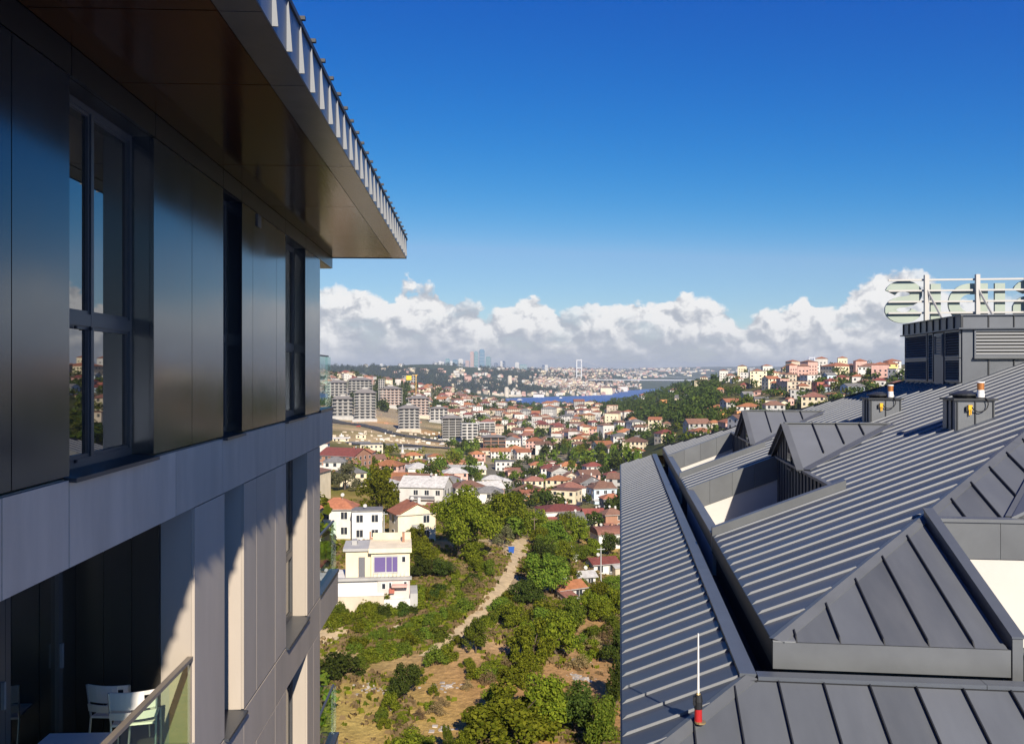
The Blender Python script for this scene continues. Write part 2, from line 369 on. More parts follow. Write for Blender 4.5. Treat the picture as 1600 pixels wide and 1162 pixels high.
def build_terrain():
    ys = np.exp(np.linspace(math.log(4.2), math.log(3290), 330)); ap = np.concatenate([np.linspace(-3000, 380, 40)[:-1], np.linspace(380, 1500, 260), np.linspace(1500, 4900, 40)[1:]])
    P, Y = np.meshgrid(ap, ys); X = (P-CX)/F*Y; Z = hz(X, Y)
    dry = np.array((.46, .30, .095)); soil = np.array((.33, .17, .058)); grass = np.array((.19, .18, .030)); dark = np.array((.035, .048, .016))
    sand = np.array((.46, .37, .23)); urban = np.array((.20, .18, .15))
    n = np.clip(.5+fbm(X/22, Y/22)*1.1, 0, 1)[..., None]
    n2 = np.clip(.5+fbm(X/60+9, Y/60)*1.5, 0, 1)[..., None]
    near = grass*(1-n)+dry*n
    far = dark*(1-n2)+ (grass*.75)*n2
    k = np.maximum(np.clip((Y-250)/150, 0, 1), np.clip((P-985)/120, 0, 1))[..., None]
    C = near*(1-k)+far*k
    def mixin(c, w): 
        nonlocal C
        w = np.clip(w, 0, 1)[..., None]; C = C*(1-w)+c*w
    town = np.clip((Y-330)/100, 0, 1)*np.clip((1500-Y)/300, 0, 1)*np.clip((P-690)/60, 0, 1)*np.clip((1010-P)/50, 0, 1)
    mixin(urban, town*.75)
    hillL = np.clip((Y-820)/60, 0, 1)*np.clip((2000-Y)/300, 0, 1)*np.clip((700-P)/60, 0, 1)
    mixin(np.array((.42, .33, .22)), hillL*.75)
    hillR = np.clip((Y-420)/100, 0, 1)*np.clip((P-1120)/120, 0, 1)*np.clip(n2[..., 0]*1.6-.5, 0, 1)
    mixin(urban*.8, hillR*.7)
    for (px, py, rx, ry, c, w) in [(700, 1090, 13, 15, soil, 1.0), (745, 1040, 12, 13, soil, 1.0), (720, 1150, 12, 8, (.36, .19, .05), 1.0), (660, 1120, 10, 8, (.36, .21, .07), .9), (780, 1010, 8, 8, soil, .8), (560, 1100, 12, 10, (.36, .27, .08), .95),
            (640, 1000, 16, 9, grass*.8, .6), (880, 1060, 12, 10, soil, .6), (940, 1010, 17, 20, (.36, .20, .08), 1.0), (925, 1055, 15, 14, (.33, .19, .08), 1.0),
            (600, 985, 12, 6, dry, .6), (705, 880, 14, 5, (.36, .22, .10), .8), (735, 905, 10, 6, sand*.8, .7),(800, 870, 9, 25, (.34, .26, .16), .9),
            (560, 955, 14, 10, (.5, .45, .36), .8), (610, 940, 9, 6, (.5, .45, .36), .7), (720, 940, 14, 7, dry*.8, .6)]:
        mixin(np.array(c), splat(X, Y, px, py, rx*1.35, ry*1.35)*w*1.3)
    for (px, py, rx, ry, w) in [(560, 672, 45, 35, 1.1), (640, 690, 50, 40, 1.2), (720, 700, 60, 40, 1.2), (800, 702, 50, 28, 1.0), (590, 655, 20, 30, 1.0), (545, 685, 30, 40, .8), (690, 668, 20, 25, .8), (680, 712, 40, 20, .8), (830, 712, 30, 20, .6)]:
        mixin(np.array((.50, .37, .20))*(.75+.5*n), splat(X, Y, px, py, rx, ry)*w)
    for (px, py, rx, ry) in [(600, 660, 16, 14), (672, 676, 14, 12), (700, 692, 16, 12), (560, 664, 16, 10)]: mixin(np.array((.55, .30, .12)), splat(X, Y, px, py, rx, ry)*1.1)
    mixin(np.array((.16, .10, .05)), splat(X, Y, 1128, 632, 40, 30)*.9)
    mixin(np.array((.24, .17, .09)), splat(X, Y, 1075, 655, 30, 20)*.7)
    o = grid_mesh('terrain', X, Y, Z, C, covermat('ground cover'))
    tag(o, kind='structure')
build_terrain()

SEA = -105.0
def build_water():
    m = bpy.data.materials.new('strait water'); m.use_nodes = True; nt = m.node_tree; N = nt.nodes; L = nt.links; b = N['Principled BSDF']
    b.inputs['Base Color'].default_value = (.03, .11, .36, 1); b.inputs['Roughness'].default_value = .45; b.inputs['Specular IOR Level'].default_value = .25
    tc = N.new('ShaderNodeTexCoord'); n = N.new('ShaderNodeTexNoise'); n.inputs['Scale'].default_value = .02; n.inputs['Detail'].default_value = 8; L.new(tc.outputs['Object'], n.inputs['Vector'])
    bp = N.new('ShaderNodeBump'); bp.inputs['Strength'].default_value = .5; bp.inputs['Distance'].default_value = 5; L.new(n.outputs[0], bp.inputs['Height']); L.new(bp.outputs[0], b.inputs['Normal'])
    r = N.new('ShaderNodeMapRange'); L.new(n.outputs[0], r.inputs[0]); r.inputs[3].default_value = .7; r.inputs[4].default_value = 1.35
    sc = N.new('ShaderNodeVectorMath'); sc.operation = 'SCALE'; sc.inputs[0].default_value = (.03, .11, .36); L.new(r.outputs[0], sc.inputs[3]); L.new(sc.outputs[0], b.inputs['Base Color'])
    mb = MB(); S = 25000; mb.poly([(-S, -S, SEA), (S, -S, SEA), (S, S, SEA), (-S, S, SEA)])
    tag(mb.build('water', m), kind='structure')
build_water()

# far shore
FS_P = [-1500, 600, 769, 853, 921, 953, 985, 1100, 1400, 3500]; FS_Y = [3400, 3400, 3500, 3769, 3973, 4200, 5250, 6200, 6500, 6500]
FD = [-200, 0, 60, 250, 600, 1000, 1700, 2700, 4500, 7000, 12000]
FT_P = [-1500, 560, 640, 735, 800, 850, 960, 1000, 1100, 1250, 3500]
FT_Z = [
 [-125,-106,-95,-60,-10, 15, 15, 15, 20, 20, 10],
 [-125,-106,-95,-60,-10, 26, 22, 15, 20, 20, 10],
 [-125,-106,-95,-60,-12, 34, 26, 15, 20, 20, 10],
 [-125,-106,-95,-62,-20, 16, 20, 24, 25, 25, 10],
 [-125,-106,-95,-65,-30,  2, 12, 20, 28, 25, 10],
 [-125,-106,-98,-78,-45,-22, -5,  6, 25, 40, 20],
 [-125,-106,-99,-85,-66,-46,-22,-8, 15, 35, 20],
 [-125,-106,-99,-88,-70,-50,-26,-8, 18, 50, 40],
 [-125,-106,-99,-88,-70,-50,-26, -5, 30, 70, 60],
 [-125,-106,-99,-88,-70,-50,-26, -5, 30, 85, 70],
 [-125,-106,-99,-88,-70,-50,-26, -5, 30, 80, 60]]
def fz(X, Y):
    X = np.asarray(X, float); Y = np.asarray(Y, float); p = CX+F*X/Y
    d = Y-np.interp(p, FS_P, FS_Y)
    rows = np.array([np.interp(d, FD, r) for r in FT_Z])
    pi = np.clip(np.searchsorted(FT_P, p)-1, 0, len(FT_P)-2); t = np.clip((p-np.array(FT_P)[pi])/(np.array(FT_P)[pi+1]-np.array(FT_P)[pi]), 0, 1)
    z = np.take_along_axis(rows, pi[None], 0)[0]*(1-t)+np.take_along_axis(rows, pi[None]+1, 0)[0]*t
    return z + fbm(X/420, Y/420)*22*np.clip(d/500, 0, 1)
def f1(X, Y): return float(fz(np.array([X]), np.array([Y]))[0])
def far_at(px, py, y0=3380, y1=12000):
    ls = np.linspace(y0, y1, 900); a = (px-CX)/F; v = (py-CY)/F
    d = -v*ls-fz(a*ls, ls); i = np.argmax(d <= 0)
    if d[i] > 0: return None
    return Vector((a*ls[i], ls[i], f1(a*ls[i], ls[i])))
def build_far():
    ys = np.concatenate([np.linspace(3350, 7000, 170), np.linspace(7000, 17500, 40)[1:]]); ap = np.concatenate([np.linspace(-1500, 450, 24)[:-1], np.linspace(450, 1450, 200), np.linspace(1450, 3500, 24)[1:]])
    P, Y = np.meshgrid(ap, ys); X = (P-CX)/F*Y; Z = fz(X, Y)
    n = np.clip(.5+fbm(X/160, Y/160)*1.2, 0, 1)[..., None]
    C = np.array((.020, .040, .020))*(1-n)+np.array((.045, .065, .028))*n
    o = grid_mesh('hills', X, Y, Z, C, covermat('far woodland', .012, .06, .4)); tag(o, kind='structure')
build_far()

# draped strips: paths and roads
def drape(name, pts, width, material, lift=.12, kind='structure', step=2.0):
    """pts: photo pixels of the centre line -> strip lying on the terrain"""
    g = [ground_at(*p[:2]) for p in pts]; ws = [p[2] if len(p) > 2 else width for p in pts]
    line = []
    for a, b, wa, wb in zip(g[:-1], g[1:], ws[:-1], ws[1:]):
        n = max(2, int((b-a).length/step))
        for i in range(n):
            t = i/n; q = a.lerp(b, t); line.append((q.x, q.y, wa+(wb-wa)*t))
    line.append((g[-1].x, g[-1].y, ws[-1]))
    # smooth
    for _ in range(3):
        line = [line[0]]+[((a[0]+2*b[0]+c[0])/4, (a[1]+2*b[1]+c[1])/4, b[2]) for a, b, c in zip(line[:-2], line[1:-1], line[2:])]+[line[-1]]
    mb = MB(); K = 5; rows = []
    for i, (x, y, w) in enumerate(line):
        a = line[max(0, i-1)]; b = line[min(len(line)-1, i+1)]; d = Vector((b[0]-a[0], b[1]-a[1])); d.normalize(); nn = Vector((-d.y, d.x))
        row = []
        for k in range(K):
            f = (k/(K-1)-.5)*w*(1+.22*(fbm(np.array(x/3.0+k), np.array(y/3.0))*2))
            X = x+nn.x*f; Y = y+nn.y*f; row.append((X, Y, h1(X, Y)+lift-(0.08 if k in (0, K-1) else 0)))
        rows.append(row)
    for r in rows: mb.v += r
    for i in range(len(rows)-1):
        for k in range(K-1):
            mb.f.append((i*K+k, i*K+k+1, (i+1)*K+k+1, (i+1)*K+k)); mb.m.append(0)
    return tag(mb.build(name, material, smooth=True), kind=kind)
m_path = mat('trodden earth', (.50, .38, .22), .95, var=.30, vscale=.8, bump=.4, bscale=3)
m_road = mat('asphalt', (.055, .056, .06), .85, var=.2, vscale=.3)
drape('path', [(818, 842, 5.5), (808, 858, 5), (800, 886, 2.8), (794, 903, 2.2), (775, 926, 2.0), (756, 951, 2.3), (733, 975, 2.2), (714, 990, 2.2), (690, 1008, 2.0), (664, 1027, 2.0)], 3, m_path)
drape('path', [(430, 1012, 4), (500, 992, 4), (545, 983, 3.5), (590, 976, 2.2)], 3, m_path)
drape('path', [(640, 905, 2), (700, 892, 3), (740, 884, 3), (798, 880, 3)], 3, m_path)
def main_road():
    pts = [(430, 641), (525, 660), (640, 683), (740, 698), (812, 706), (850, 708)]
    drape('road', pts, 13, m_road, lift=1.2, step=6)
    drape('road', [(545, 694), (620, 697), (700, 701), (790, 705)], 9, m_road, lift=.8, step=6)
    # dark retaining wall along the lower side of the road
    root = empty('retaining_wall'); base = None
    line = []
    g = [ground_at(*p) for p in pts]
    for a, b in zip(g[:-1], g[1:]):
        for i in range(10): q = a.lerp(b, i/10); line.append(q)
    line.append(g[-1]); root.location = (line[0].x, line[0].y, h1(line[0].x, line[0].y))
    mw = mat('dark retaining concrete', (.06, .06, .064), .9, var=.3, vscale=.1)
    for a, b in zip(line[:-1], line[1:]):
        d = (b-a); d.z = 0; d.normalize(); n = Vector((d.y, -d.x, 0)); 
        if n.y > 0: n = -n
        p = [a+n*7, b+n*7]; q = [a+n*7.6, b+n*7.6]
        za = h1(a.x, a.y)+1.9; zb = h1(b.x, b.y)+1.9
        mb = MB(); mb.hexa([(p[0].x, p[0].y, za-7.5), (p[1].x, p[1].y, zb-7.5), (q[1].x, q[1].y, zb-7.5), (q[0].x, q[0].y, za-7.5), (p[0].x, p[0].y, za), (p[1].x, p[1].y, zb), (q[1].x, q[1].y, zb), (q[0].x, q[0].y, za)])
        mb.build('wall_panel', mw, root, off=tuple(-root.location))
    tag(root, 'long dark retaining wall below the sloping road and construction blocks', 'wall')
main_road()
# ------------------------------------------------------------------ left building (grey panel clad apartment block)
LA = math.atan(62/1400.0); LW = 3.0; LZ = -42.0
n1 = Vector((math.cos(LA), math.sin(LA), 0)); d1 = Vector((-math.sin(LA), math.cos(LA), 0))
LB = empty('apartment_building', (-LW*n1.x, -LW*n1.y, LZ), LA)
tag(LB, 'dark grey panel clad apartment block with wide overhanging eave, near left', 'building')
def U(px, w=0.0):
    a = (px-CX)/F; W = w-LW          # X = W cos - u sin ; Y = W sin + u cos
    c, s = math.cos(LA), math.sin(LA)
    return (W*c-a*W*s)/(a*c+s)
LO = (0, 0, -LZ)
m_pan = mat('dark panel', (.012, .015, .020), .16, ior=2.05, tint=(.76, .88, 1.0), var=.10, vscale=.6, rand=.10, rvar=.05)
m_panup = mat('dark upper panel', (.014, .014, .015), .32, ior=1.5, var=.08, vscale=.7, rand=.08)
m_band = mat('pale fibre cement band', (.52, .435, .35), .55, var=.16, vscale=1.4, rand=.09, dirt=.45, dcol=(.38, .335, .285), bump=.05, stretch=(1, 1.6, .35))
m_low = mat('beige grey panel', (.42, .365, .305), .5, var=.10, vscale=1.1, rand=.08, dirt=.4, dcol=(.33, .295, .25), stretch=(1, 1.6, .3), bump=.04)
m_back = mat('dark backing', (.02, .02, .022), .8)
m_frame = mat('anthracite window frame', (.07, .07, .072), .4, ior=1.5)
m_dark = mat('dark balcony cladding', (.028, .025, .022), .35, var=.15, vscale=.8, rand=.1)
m_pane = mat('tinted window glass', (.006, .009, .011), .015, ior=3.3)
m_zinc = mat('zinc fascia', (.085, .115, .17), .38, metal=.2, var=.12, vscale=1.5, rand=.06)
m_seam = mat('zinc seam', (.20, .21, .22), .6)
m_rimd = mat('dark roof rim', (.03, .032, .037), .5)
m_sill = mat('metal sill', (.055, .06, .07), .35, metal=.2, var=.1)
m_wood = mat('brown soffit panel', (.060, .021, .007), .13, ior=1.25, tint=(1, .78, .50), var=.35, vscale=2.2, stretch=(9, .5, 1), rand=.10, bump=.05, bscale=4)
m_rim = mat('soffit edge strip', (.12, .105, .08), .22, ior=1.33, tint=(1, .88, .68), var=.22, vscale=1.2, rand=.05)
m_gl = glassmat('balustrade glass', (.84, .94, .80), .10, fi=1.5)
m_glg = glassmat('green balcony glass', (.84, .95, .91), .10, fi=1.5)
m_rail = mat('wood handrail', (.20, .17, .14), .5, var=.15, vscale=3)
m_concrete = mat('balcony concrete', (.33, .32, .30), .8, var=.15, vscale=2)
Z0, ZA, ZS, ZT = -.78, 2.215, 2.45, 2.84       # band top, panel top, soffit, fascia top
Z1, Z2, Z3 = -1.465, -4.43, -5.12
UEND = U(500)
G = .006
def panel(name, u0, u1, z0, z1, m, x0=-.035, x1=0.0, parent=None):
    mb = MB(); mb.box(x0, x1, u0+G, u1-G, z0+G, z1-G); return mb.build(name, m, parent or LB, LO)
def backing(u0, u1, z0, z1, m, x0=-.36, x1=-.037):
    mb = MB(); mb.box(x0, x1, u0+.001, u1-.001, z0, z1); return mb.build('wall', m, LB, LO)
def window(u0, u1, z0, z1, xr=-.2, mull=(), trans=(), fw=.055, sill=True, single=False):
    xa, xb = xr-.06, xr
    f = MB()
    f.box(xa, xb, u0+.002, u0+fw, z0, z1); f.box(xa, xb, u1-fw, u1-.002, z0, z1)
    f.box(xa, xb, u0+fw, u1-fw, z0, z0+fw+.02); f.box(xa, xb, u0+fw, u1-fw, z1-fw, z1-.002)
    us = [u0+fw]+[v for mu in mull for v in (mu-fw*.5, mu+fw*.5)]+[u1-fw]
    zs = [z0+fw+.02]+[v for tr in trans for v in (tr-.05, tr+.05)]+[z1-fw]
    for mu in mull: f.box(xa, xb+.004, mu-fw*.5, mu+fw*.5, z0+fw+.02, z1-fw)
    for tr in trans:
        for i in range(0, len(us), 2): f.box(xa, xb+.002, us[i], us[i+1], tr-.05, tr+.05)
    w = f.build('window', m_frame, LB, LO)
    for i in range(0, len(us), 2):
        for j in range(0, len(zs), 2):
            fr = MB(); e = .028; a, b, c, d = us[i], us[i+1], zs[j], zs[j+1]
            fr.box(xb-.05, xb-.012, a, a+e, c, d); fr.box(xb-.05, xb-.012, b-e, b, c, d); fr.box(xb-.05, xb-.012, a+e, b-e, c, c+e); fr.box(xb-.05, xb-.012, a+e, b-e, d-e, d)
            fr.build('sash', m_frame, w, LO)
            p = MB(); p.box(xa+.01, xb-.035, a+e*.5, b-e*.5, c+e*.5, d-e*.5); p.build('pane', m_pane, w, LO)
    if sill:
        s = MB(); s.hexa([(xr, u0-.012, z0-.03), (.055, u0-.012, z0-.045), (.055, u1+.012, z0-.045), (xr, u1+.012, z0-.03),
                          (xr, u0-.012, z0+.005), (.055, u0-.012, z0-.012), (.055, u1+.012, z0-.012), (xr, u1+.012, z0+.005)])
        s.build('sill', m_sill, w, LO)
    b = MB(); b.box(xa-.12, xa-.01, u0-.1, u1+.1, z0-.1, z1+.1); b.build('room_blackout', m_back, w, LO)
    return w
# upper storey: panels and windows, from behind the camera to the far corner
ub = [-9, -6.6, -4.2, -2.4, 0, 2.4, 4.2, U(18), U(109)]
for a, b in zip(ub[:-1], ub[1:]): panel('wall_panel', a, b, Z0, ZA, m_pan); backing(a, b, Z0, ZA, m_pan)
for p0, p1 in ((240, 300), (300, 349), (378, 395), (395, 432), (432, 446), (477, 500)):
    panel('wall_panel', U(p0), U(p1), Z0, ZA, m_pan); backing(U(p0), U(p1), Z0, ZA, m_pan)
window(U(109), U(240), Z0, ZA, mull=(U(144, -.2),), trans=(.43,))
window(U(349), U(378), Z0, ZA, trans=(.43,))
window(U(446), U(477), Z0, ZA, mull=(), trans=(.43,))
for (uu, zz) in ((U(133), .36), (U(147), .36), (U(170), .36), (U(133), -.72), (U(147), -.72)):
    mb = MB(); mb.box(-.2, -.185, uu+.1, uu+.13, zz-.012, zz+.012); mb.build('bracket', m_back, LB, LO)
# narrow strip under the eave and small vent
st = [-9, -6, -3, 0, 3, U(112), U(243), U(349), U(378), U(446), U(478), 19.4]
for a, b in zip(st[:-1], st[1:]):
    panel('strip_panel', a, b, ZA, ZS, m_panup)
mb = MB(); mb.box(-.36, -.037, -9, 19.39, ZA, ZS); mb.build('wall', m_panup, LB, LO)
mb = MB(); mb.box(0, .02, U(401), U(406), 2.03, 2.20); mb.build('vent_cover', m_frame, LB, LO)
# pale band between the storeys, running on as the balcony edge
bd = [-9, -6, -3, 0, 3, U(3), U(108), U(275), U(348), U(446), UEND, 19.4]
for a, b in zip(bd[:-1], bd[1:]): panel('band_panel', a, b, Z1, Z0-.02, m_band)
backing(-9, 19.39, Z1, Z0-.02, m_band)
# lower storey
segs = [(304, 351), (381, 401), (401, 430), (430, 447), (480, 490), (490, 500)]
for lo, hi in ((Z2, Z1), (Z3-2.97, Z3)):
    for p0, p1 in segs:
        panel('wall_panel', U(p0), U(p1), lo, hi, m_low); backing(U(p0), U(p1), lo, hi, m_low)
    window(U(351), U(381), lo, hi, xr=-.26, trans=(lo+1.15,)); window(U(447), U(480), lo, hi, xr=-.26, trans=(lo+1.15,))
ld = [-9, -3, 2, U(120), U(303), U(381), U(430), UEND, 20.2]
for a, b in zip(ld[:-1], ld[1:]): panel('band_panel', a, b, Z3, Z2-.02, m_low)
backing(-9, 20.19, Z3, Z2-.02, m_low)
mb = MB(); mb.box(-12, -.002, -9, UEND, -42, Z3-2.98); mb.build('wall', m_low, LB, LO)      # lower storeys
mb = MB(); mb.box(-12, -1.9, -9, UEND-.4, Z3-2.97, ZS-.01); mb.build('wall', m_dark, LB, LO)   # inner core
mb = MB(); mb.box(-12, -.37, UEND-.38, UEND-.02, Z3-2.97, ZS-.01); mb.build('wall', m_dark, LB, LO)
# balcony recess at lower left
ub0, ub1, D, ZF = 2.0, U(304), 1.25, -4.0
mb = MB(); mb.box(-D, -.002, ub0, ub1, Z2-.02, ZF); mb.build('balcony_floor', m_concrete, LB, LO)
mb = MB(); mb.box(-D-.5, -.37, ub0, ub1+.3, Z1, Z1+.3); mb.build('balcony_ceiling', m_dark, LB, LO)
for k in range(3):
    a = -.362-(D-.362)*k/3; b = -.362-(D-.362)*(k+1)/3
    mb = MB(); mb.box(b+.004, a-.004, ub1-.03 if k else ub1-.028, ub1+.25, ZF, Z1); mb.build('side_panel', m_dark, LB, LO)
mb = MB(); mb.box(-D-.3, -.002, ub0-.3, ub0, ZF, Z1); mb.build('side_panel', m_dark, LB, LO)
def sliding_door(u0, u1):
    f = MB(); z0, z1 = ZF, Z1-.002; xa, xb = -D-.1, -D
    for a, b in ((u0, u0+.09), (u1-.09, u1)): f.box(xa, xb, a, b, z0, z1)
    f.box(xa, xb, u0+.09, u1-.09, z0, z0+.08); f.box(xa, xb, u0+.09, u1-.09, z1-.08, z1)
    d = f.build('sliding_door', m_frame, LB, LO)
    p = MB(); p.box(xa+.03, xb-.04, u0+.085, u1-.085, z0+.075, z1-.075); p.build('pane', m_pane, d, LO)
    h = MB(); h.box(xb, xb+.03, u1-.07, u1-.04, z0+.95, z0+1.2); h.build('door_handle', m_seam, d, LO)
ud = ub1
for wdt in (.32, 1.15, 1.15, 1.15, 1.1, 1.1, 1.0):
    if wdt == .32:
        mb = MB(); mb.box(-D-.1, -D, ud-wdt, ud-.03, ZF, Z1); mb.build('side_panel', m_dark, LB, LO)
    else: sliding_door(ud-wdt+.005, ud-.005)
    ud -= wdt
# balcony glass balustrade
bal = MB(); bal.box(-.075, -.015, ub0, ub1-.001, -3.11, -3.07); bal = bal.build('handrail', m_rail, LB, LO)
step = (ub1-ub0)/4
for k in range(4):
    mb = MB(); mb.box(-.052, -.038, ub0+k*step+.01, ub0+(k+1)*step-.01, -4.6, -3.11); mb.build('glass_panel', m_gl, bal, LO)
mb = MB(); mb.box(-.06, -.03, ub1-.03, ub1-.002, -4.42, -3.11); mb.build('end_profile', m_rail, bal, LO)
# soffit boards and edge strip
sj = [-9, -6, -3, 0, 3.1, 6.16, 7.74, 10.75, 13.4, 16.35, 17.98, 19.4]
for a, b in zip(sj[:-1], sj[1:]):
    mb = MB(); mb.box(.003, 1.27, a+.008, b-.008, ZS, ZS+.03); mb.build('soffit_panel', m_wood, LB, LO)
    mb = MB(); mb.box(1.28, 1.575, a+.006, b-.006, ZS-.004, ZS+.03); mb.build('soffit_edge', m_rim, LB, LO)
mb = MB(); mb.box(-12, 1.57, -9, 19.395, ZS+.032, ZT-.01); mb.build('roof_slab', m_back, LB, LO)
mb = MB(); mb.box(-12, 1.605, -9, 19.42, ZT-.008, ZT+.035); mb.build('roof_rim', m_rimd, LB, LO)
k = 0; u = 19.4
while u > -2:
    mb = MB(); mb.box(1.577, 1.588, u-.497, u-.003, ZS-.012, ZT-.012); mb.build('fascia_sheet', m_zinc, LB, LO)
    mb = MB(); mb.hexa([(1.588, u-.511, ZS-.012), (1.630, u-.506, ZS-.012), (1.630, u-.494, ZS-.012), (1.588, u-.489, ZS-.012),
                        (1.588, u-.510, ZT-.012), (1.600, u-.508, ZT-.012), (1.600, u-.492, ZT-.012), (1.588, u-.490, ZT-.012)])
    mb.build('fascia_seam', m_seam, LB, LO)
    mb = MB(); mb.box(1.55, 1.635, u-.52, u-.48, ZT+.035, ZT+.065); mb.build('roof_clip', m_rimd, LB, LO)
    u -= .5
mb = MB(); mb.box(-12, 1.575, 19.4, 19.41, ZS-.012, ZT-.012); mb.build('end_fascia', m_rimd, LB, LO)
# end balconies beyond the far corner
def end_balcony(u1, zt, zb, m, x1=-.0):
    mb = MB(); mb.hexa([(-9, UEND+.002, zb+.3), (x1-.37, UEND+.002, zb+.3), (x1-.37, u1-.02, zb+.3), (-9, u1-.02, zb+.3), (-9, UEND+.002, zt), (x1-.37, UEND+.002, zt), (x1-.37, u1-.02, zt), (-9, u1-.02, zt)])
    sl = mb.build('balcony_slab', m, LB, LO)
    mb = MB(); mb.box(-8.9, -.03, u1-.10, u1-.085, zt, zt+1.1); mb.build('glass_panel', m_glg, sl, LO)
    mb = MB(); mb.box(-.10, -.085, UEND+.05, u1-.11, zt, zt+1.1); mb.build('glass_panel', m_glg, sl, LO)
    mb = MB(); mb.box(-.115, -.07, UEND+.02, u1-.07, zt+1.1, zt+1.13); mb.build('handrail', m_frame, sl, LO)
    mb = MB(); mb.box(-.37, .02, UEND+.01, u1+.02, zt-.03, zt+.03); mb.build('coping', m_sill, sl, LO)
end_balcony(19.4, Z0, Z1, m_panup); end_balcony(20.2, Z2, Z3, m_low)
end_balcony(20.2, Z2-3.65, Z3-3.65, m_low)
mb = MB(); mb.box(-9, 0, UEND+.002, 20.2, Z3-3.65, Z2-3.65-.04); mb.build('balcony_edge', m_low, LB, LO)

# chairs and table on the balcony
m_chair = mat('white painted chair', (.86, .82, .76), .45)
m_leg = mat('chair steel', (.45, .47, .5), .3, metal=.6)
def chair(u, x, rz, label):
    p = LB.matrix_basis if False else None
    W = n1*(x-LW)+d1*u
    c = empty('garden_chair', (W.x, W.y, ZF), LA+rz)
    tag(c, label, 'chair', 'chairs on the balcony')
    s = MB()
    for k in range(5): s.box(-.21+.085*k, -.21+.085*k+.075, -.2, .2, .44, .46)
    s.build('seat', m_chair, c)
    b = MB(); n = 8
    for (z0, z1) in ((.62, .80), (.52, .60)):
        for k in range(n):
            y0 = -.22+.44*k/n; y1 = y0+.44/n; f = lambda y: -.23-.05*(1-(y/.22)**2)
            if z0 > .6 and k in (1,):
                zz = [(z0, z0+.10), (z0+.135, z1)]
            else: zz = [(z0, z1)]
            for a, d in zz: b.hexa([(f(y0), y0, a), (f(y0)+.015, y0, a), (f(y1)+.015, y1, a), (f(y1), y1, a), (f(y0)-.02, y0, d), (f(y0)-.005, y0, d), (f(y1)-.005, y1, d), (f(y1)-.02, y1, d)])
    b.build('backrest', m_chair, c)
    for sy in (-1, 1):
        l = MB(); l.path([(.24, sy*.21, 0), (.20, sy*.21, .45)], .011); l.build('leg', m_leg, c)
        l = MB(); l.path([(-.28, sy*.21, 0), (-.20, sy*.21, .45), (-.255, sy*.225, .80)], .011); l.build('leg', m_leg, c)
    return c
chair(9.40, -.46, math.pi/2+.22, 'white slatted garden chair behind the glass balustrade, nearer one')
chair(9.60, -.70, math.pi/2-.1, 'white garden chair half hidden behind another in the balcony corner')
W = n1*(-.80-LW)+d1*8.55
tb = empty('balcony_table', (W.x, W.y, ZF), LA); tag(tb, 'pale garden table beside the white chairs on the balcony', 'table')
mb = MB(); mb.box(-.30, .30, -.34, .34, .47, .495); mb.build('table_top', m_chair, tb)
for sx in (-1, 1):
    for sy in (-1, 1): mb = MB(); mb.tube((sx*.25, sy*.28, 0), (sx*.25, sy*.28, .47), .015); mb.build('leg', m_leg, tb)
# ------------------------------------------------------------------ right building with standing-seam roofs
RA = -math.atan(168/1400.0); RZ = -42.0
RB = empty('metal_roofed_building', (0, 0, RZ), RA)
tag(RB, 'building under dark grey standing seam metal roofs with cut-in terraces, right', 'building')
RO = (0, 0, -RZ)
def RW(s, t, z): return Vector((s*math.cos(RA)-t*math.sin(RA), s*math.sin(RA)+t*math.cos(RA), z))
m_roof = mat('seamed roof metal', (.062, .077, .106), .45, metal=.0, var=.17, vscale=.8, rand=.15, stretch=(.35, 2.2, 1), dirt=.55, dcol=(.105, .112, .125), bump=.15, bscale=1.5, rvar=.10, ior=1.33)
m_rib = mat('roof seam edge', (.24, .25, .265), .5, metal=.1, var=.08)  # roof metal with the sun glare on seam faces put into its colour
m_rib_shade = mat('dark roof seam', (.020, .022, .026), .6, var=.08)  # same seam metal, darkened in colour for the shaded seam sides
m_flash = mat('grey flashing', (.125, .133, .142), .45, metal=.15, var=.14, vscale=1.3, rand=.07, dirt=.25, dcol=(.20, .205, .205))
m_flashd = mat('dark flashing', (.03, .033, .038), .5, metal=.2, var=.1)
m_clad = mat('dormer cladding', (.052, .056, .064), .5, metal=.2, var=.12, rand=.12)
m_gutter = mat('gutter felt', (.016, .017, .02), .85)
m_white = mat('white render', (.54, .515, .48), .8, var=.05, vscale=1.5)
m_mem = mat('grey membrane', (.12, .125, .12), .8, var=.35, vscale=3)
SE, ZE, MS = .03, -4.1, .41
SU, ZU, MM = 1.81, -3.2, .385
TF, TB = 9.16, 40.0                    # skirt front and far eaves
UF, UB = 10.95, 38.6                   # upper front and far eaves
KF, KB = 1.14, 1.05
MF = MM/KF
zM = lambda s: ZU+MM*(s-SU)
zF = lambda t: ZU+MF*(t-UF)
zS = lambda s: ZE+MS*(s-SE)
m_roof_lit = mat('sunlit front roof metal', (.104, .113, .128), .47, var=.15, vscale=.8, rand=.13, stretch=(2.2, .35, 1), dirt=.55, dcol=(.15, .153, .158), bump=.15, bscale=1.5, rvar=.10, ior=1.33)  # same roof metal, lighter colour stands in for sun on the front slope
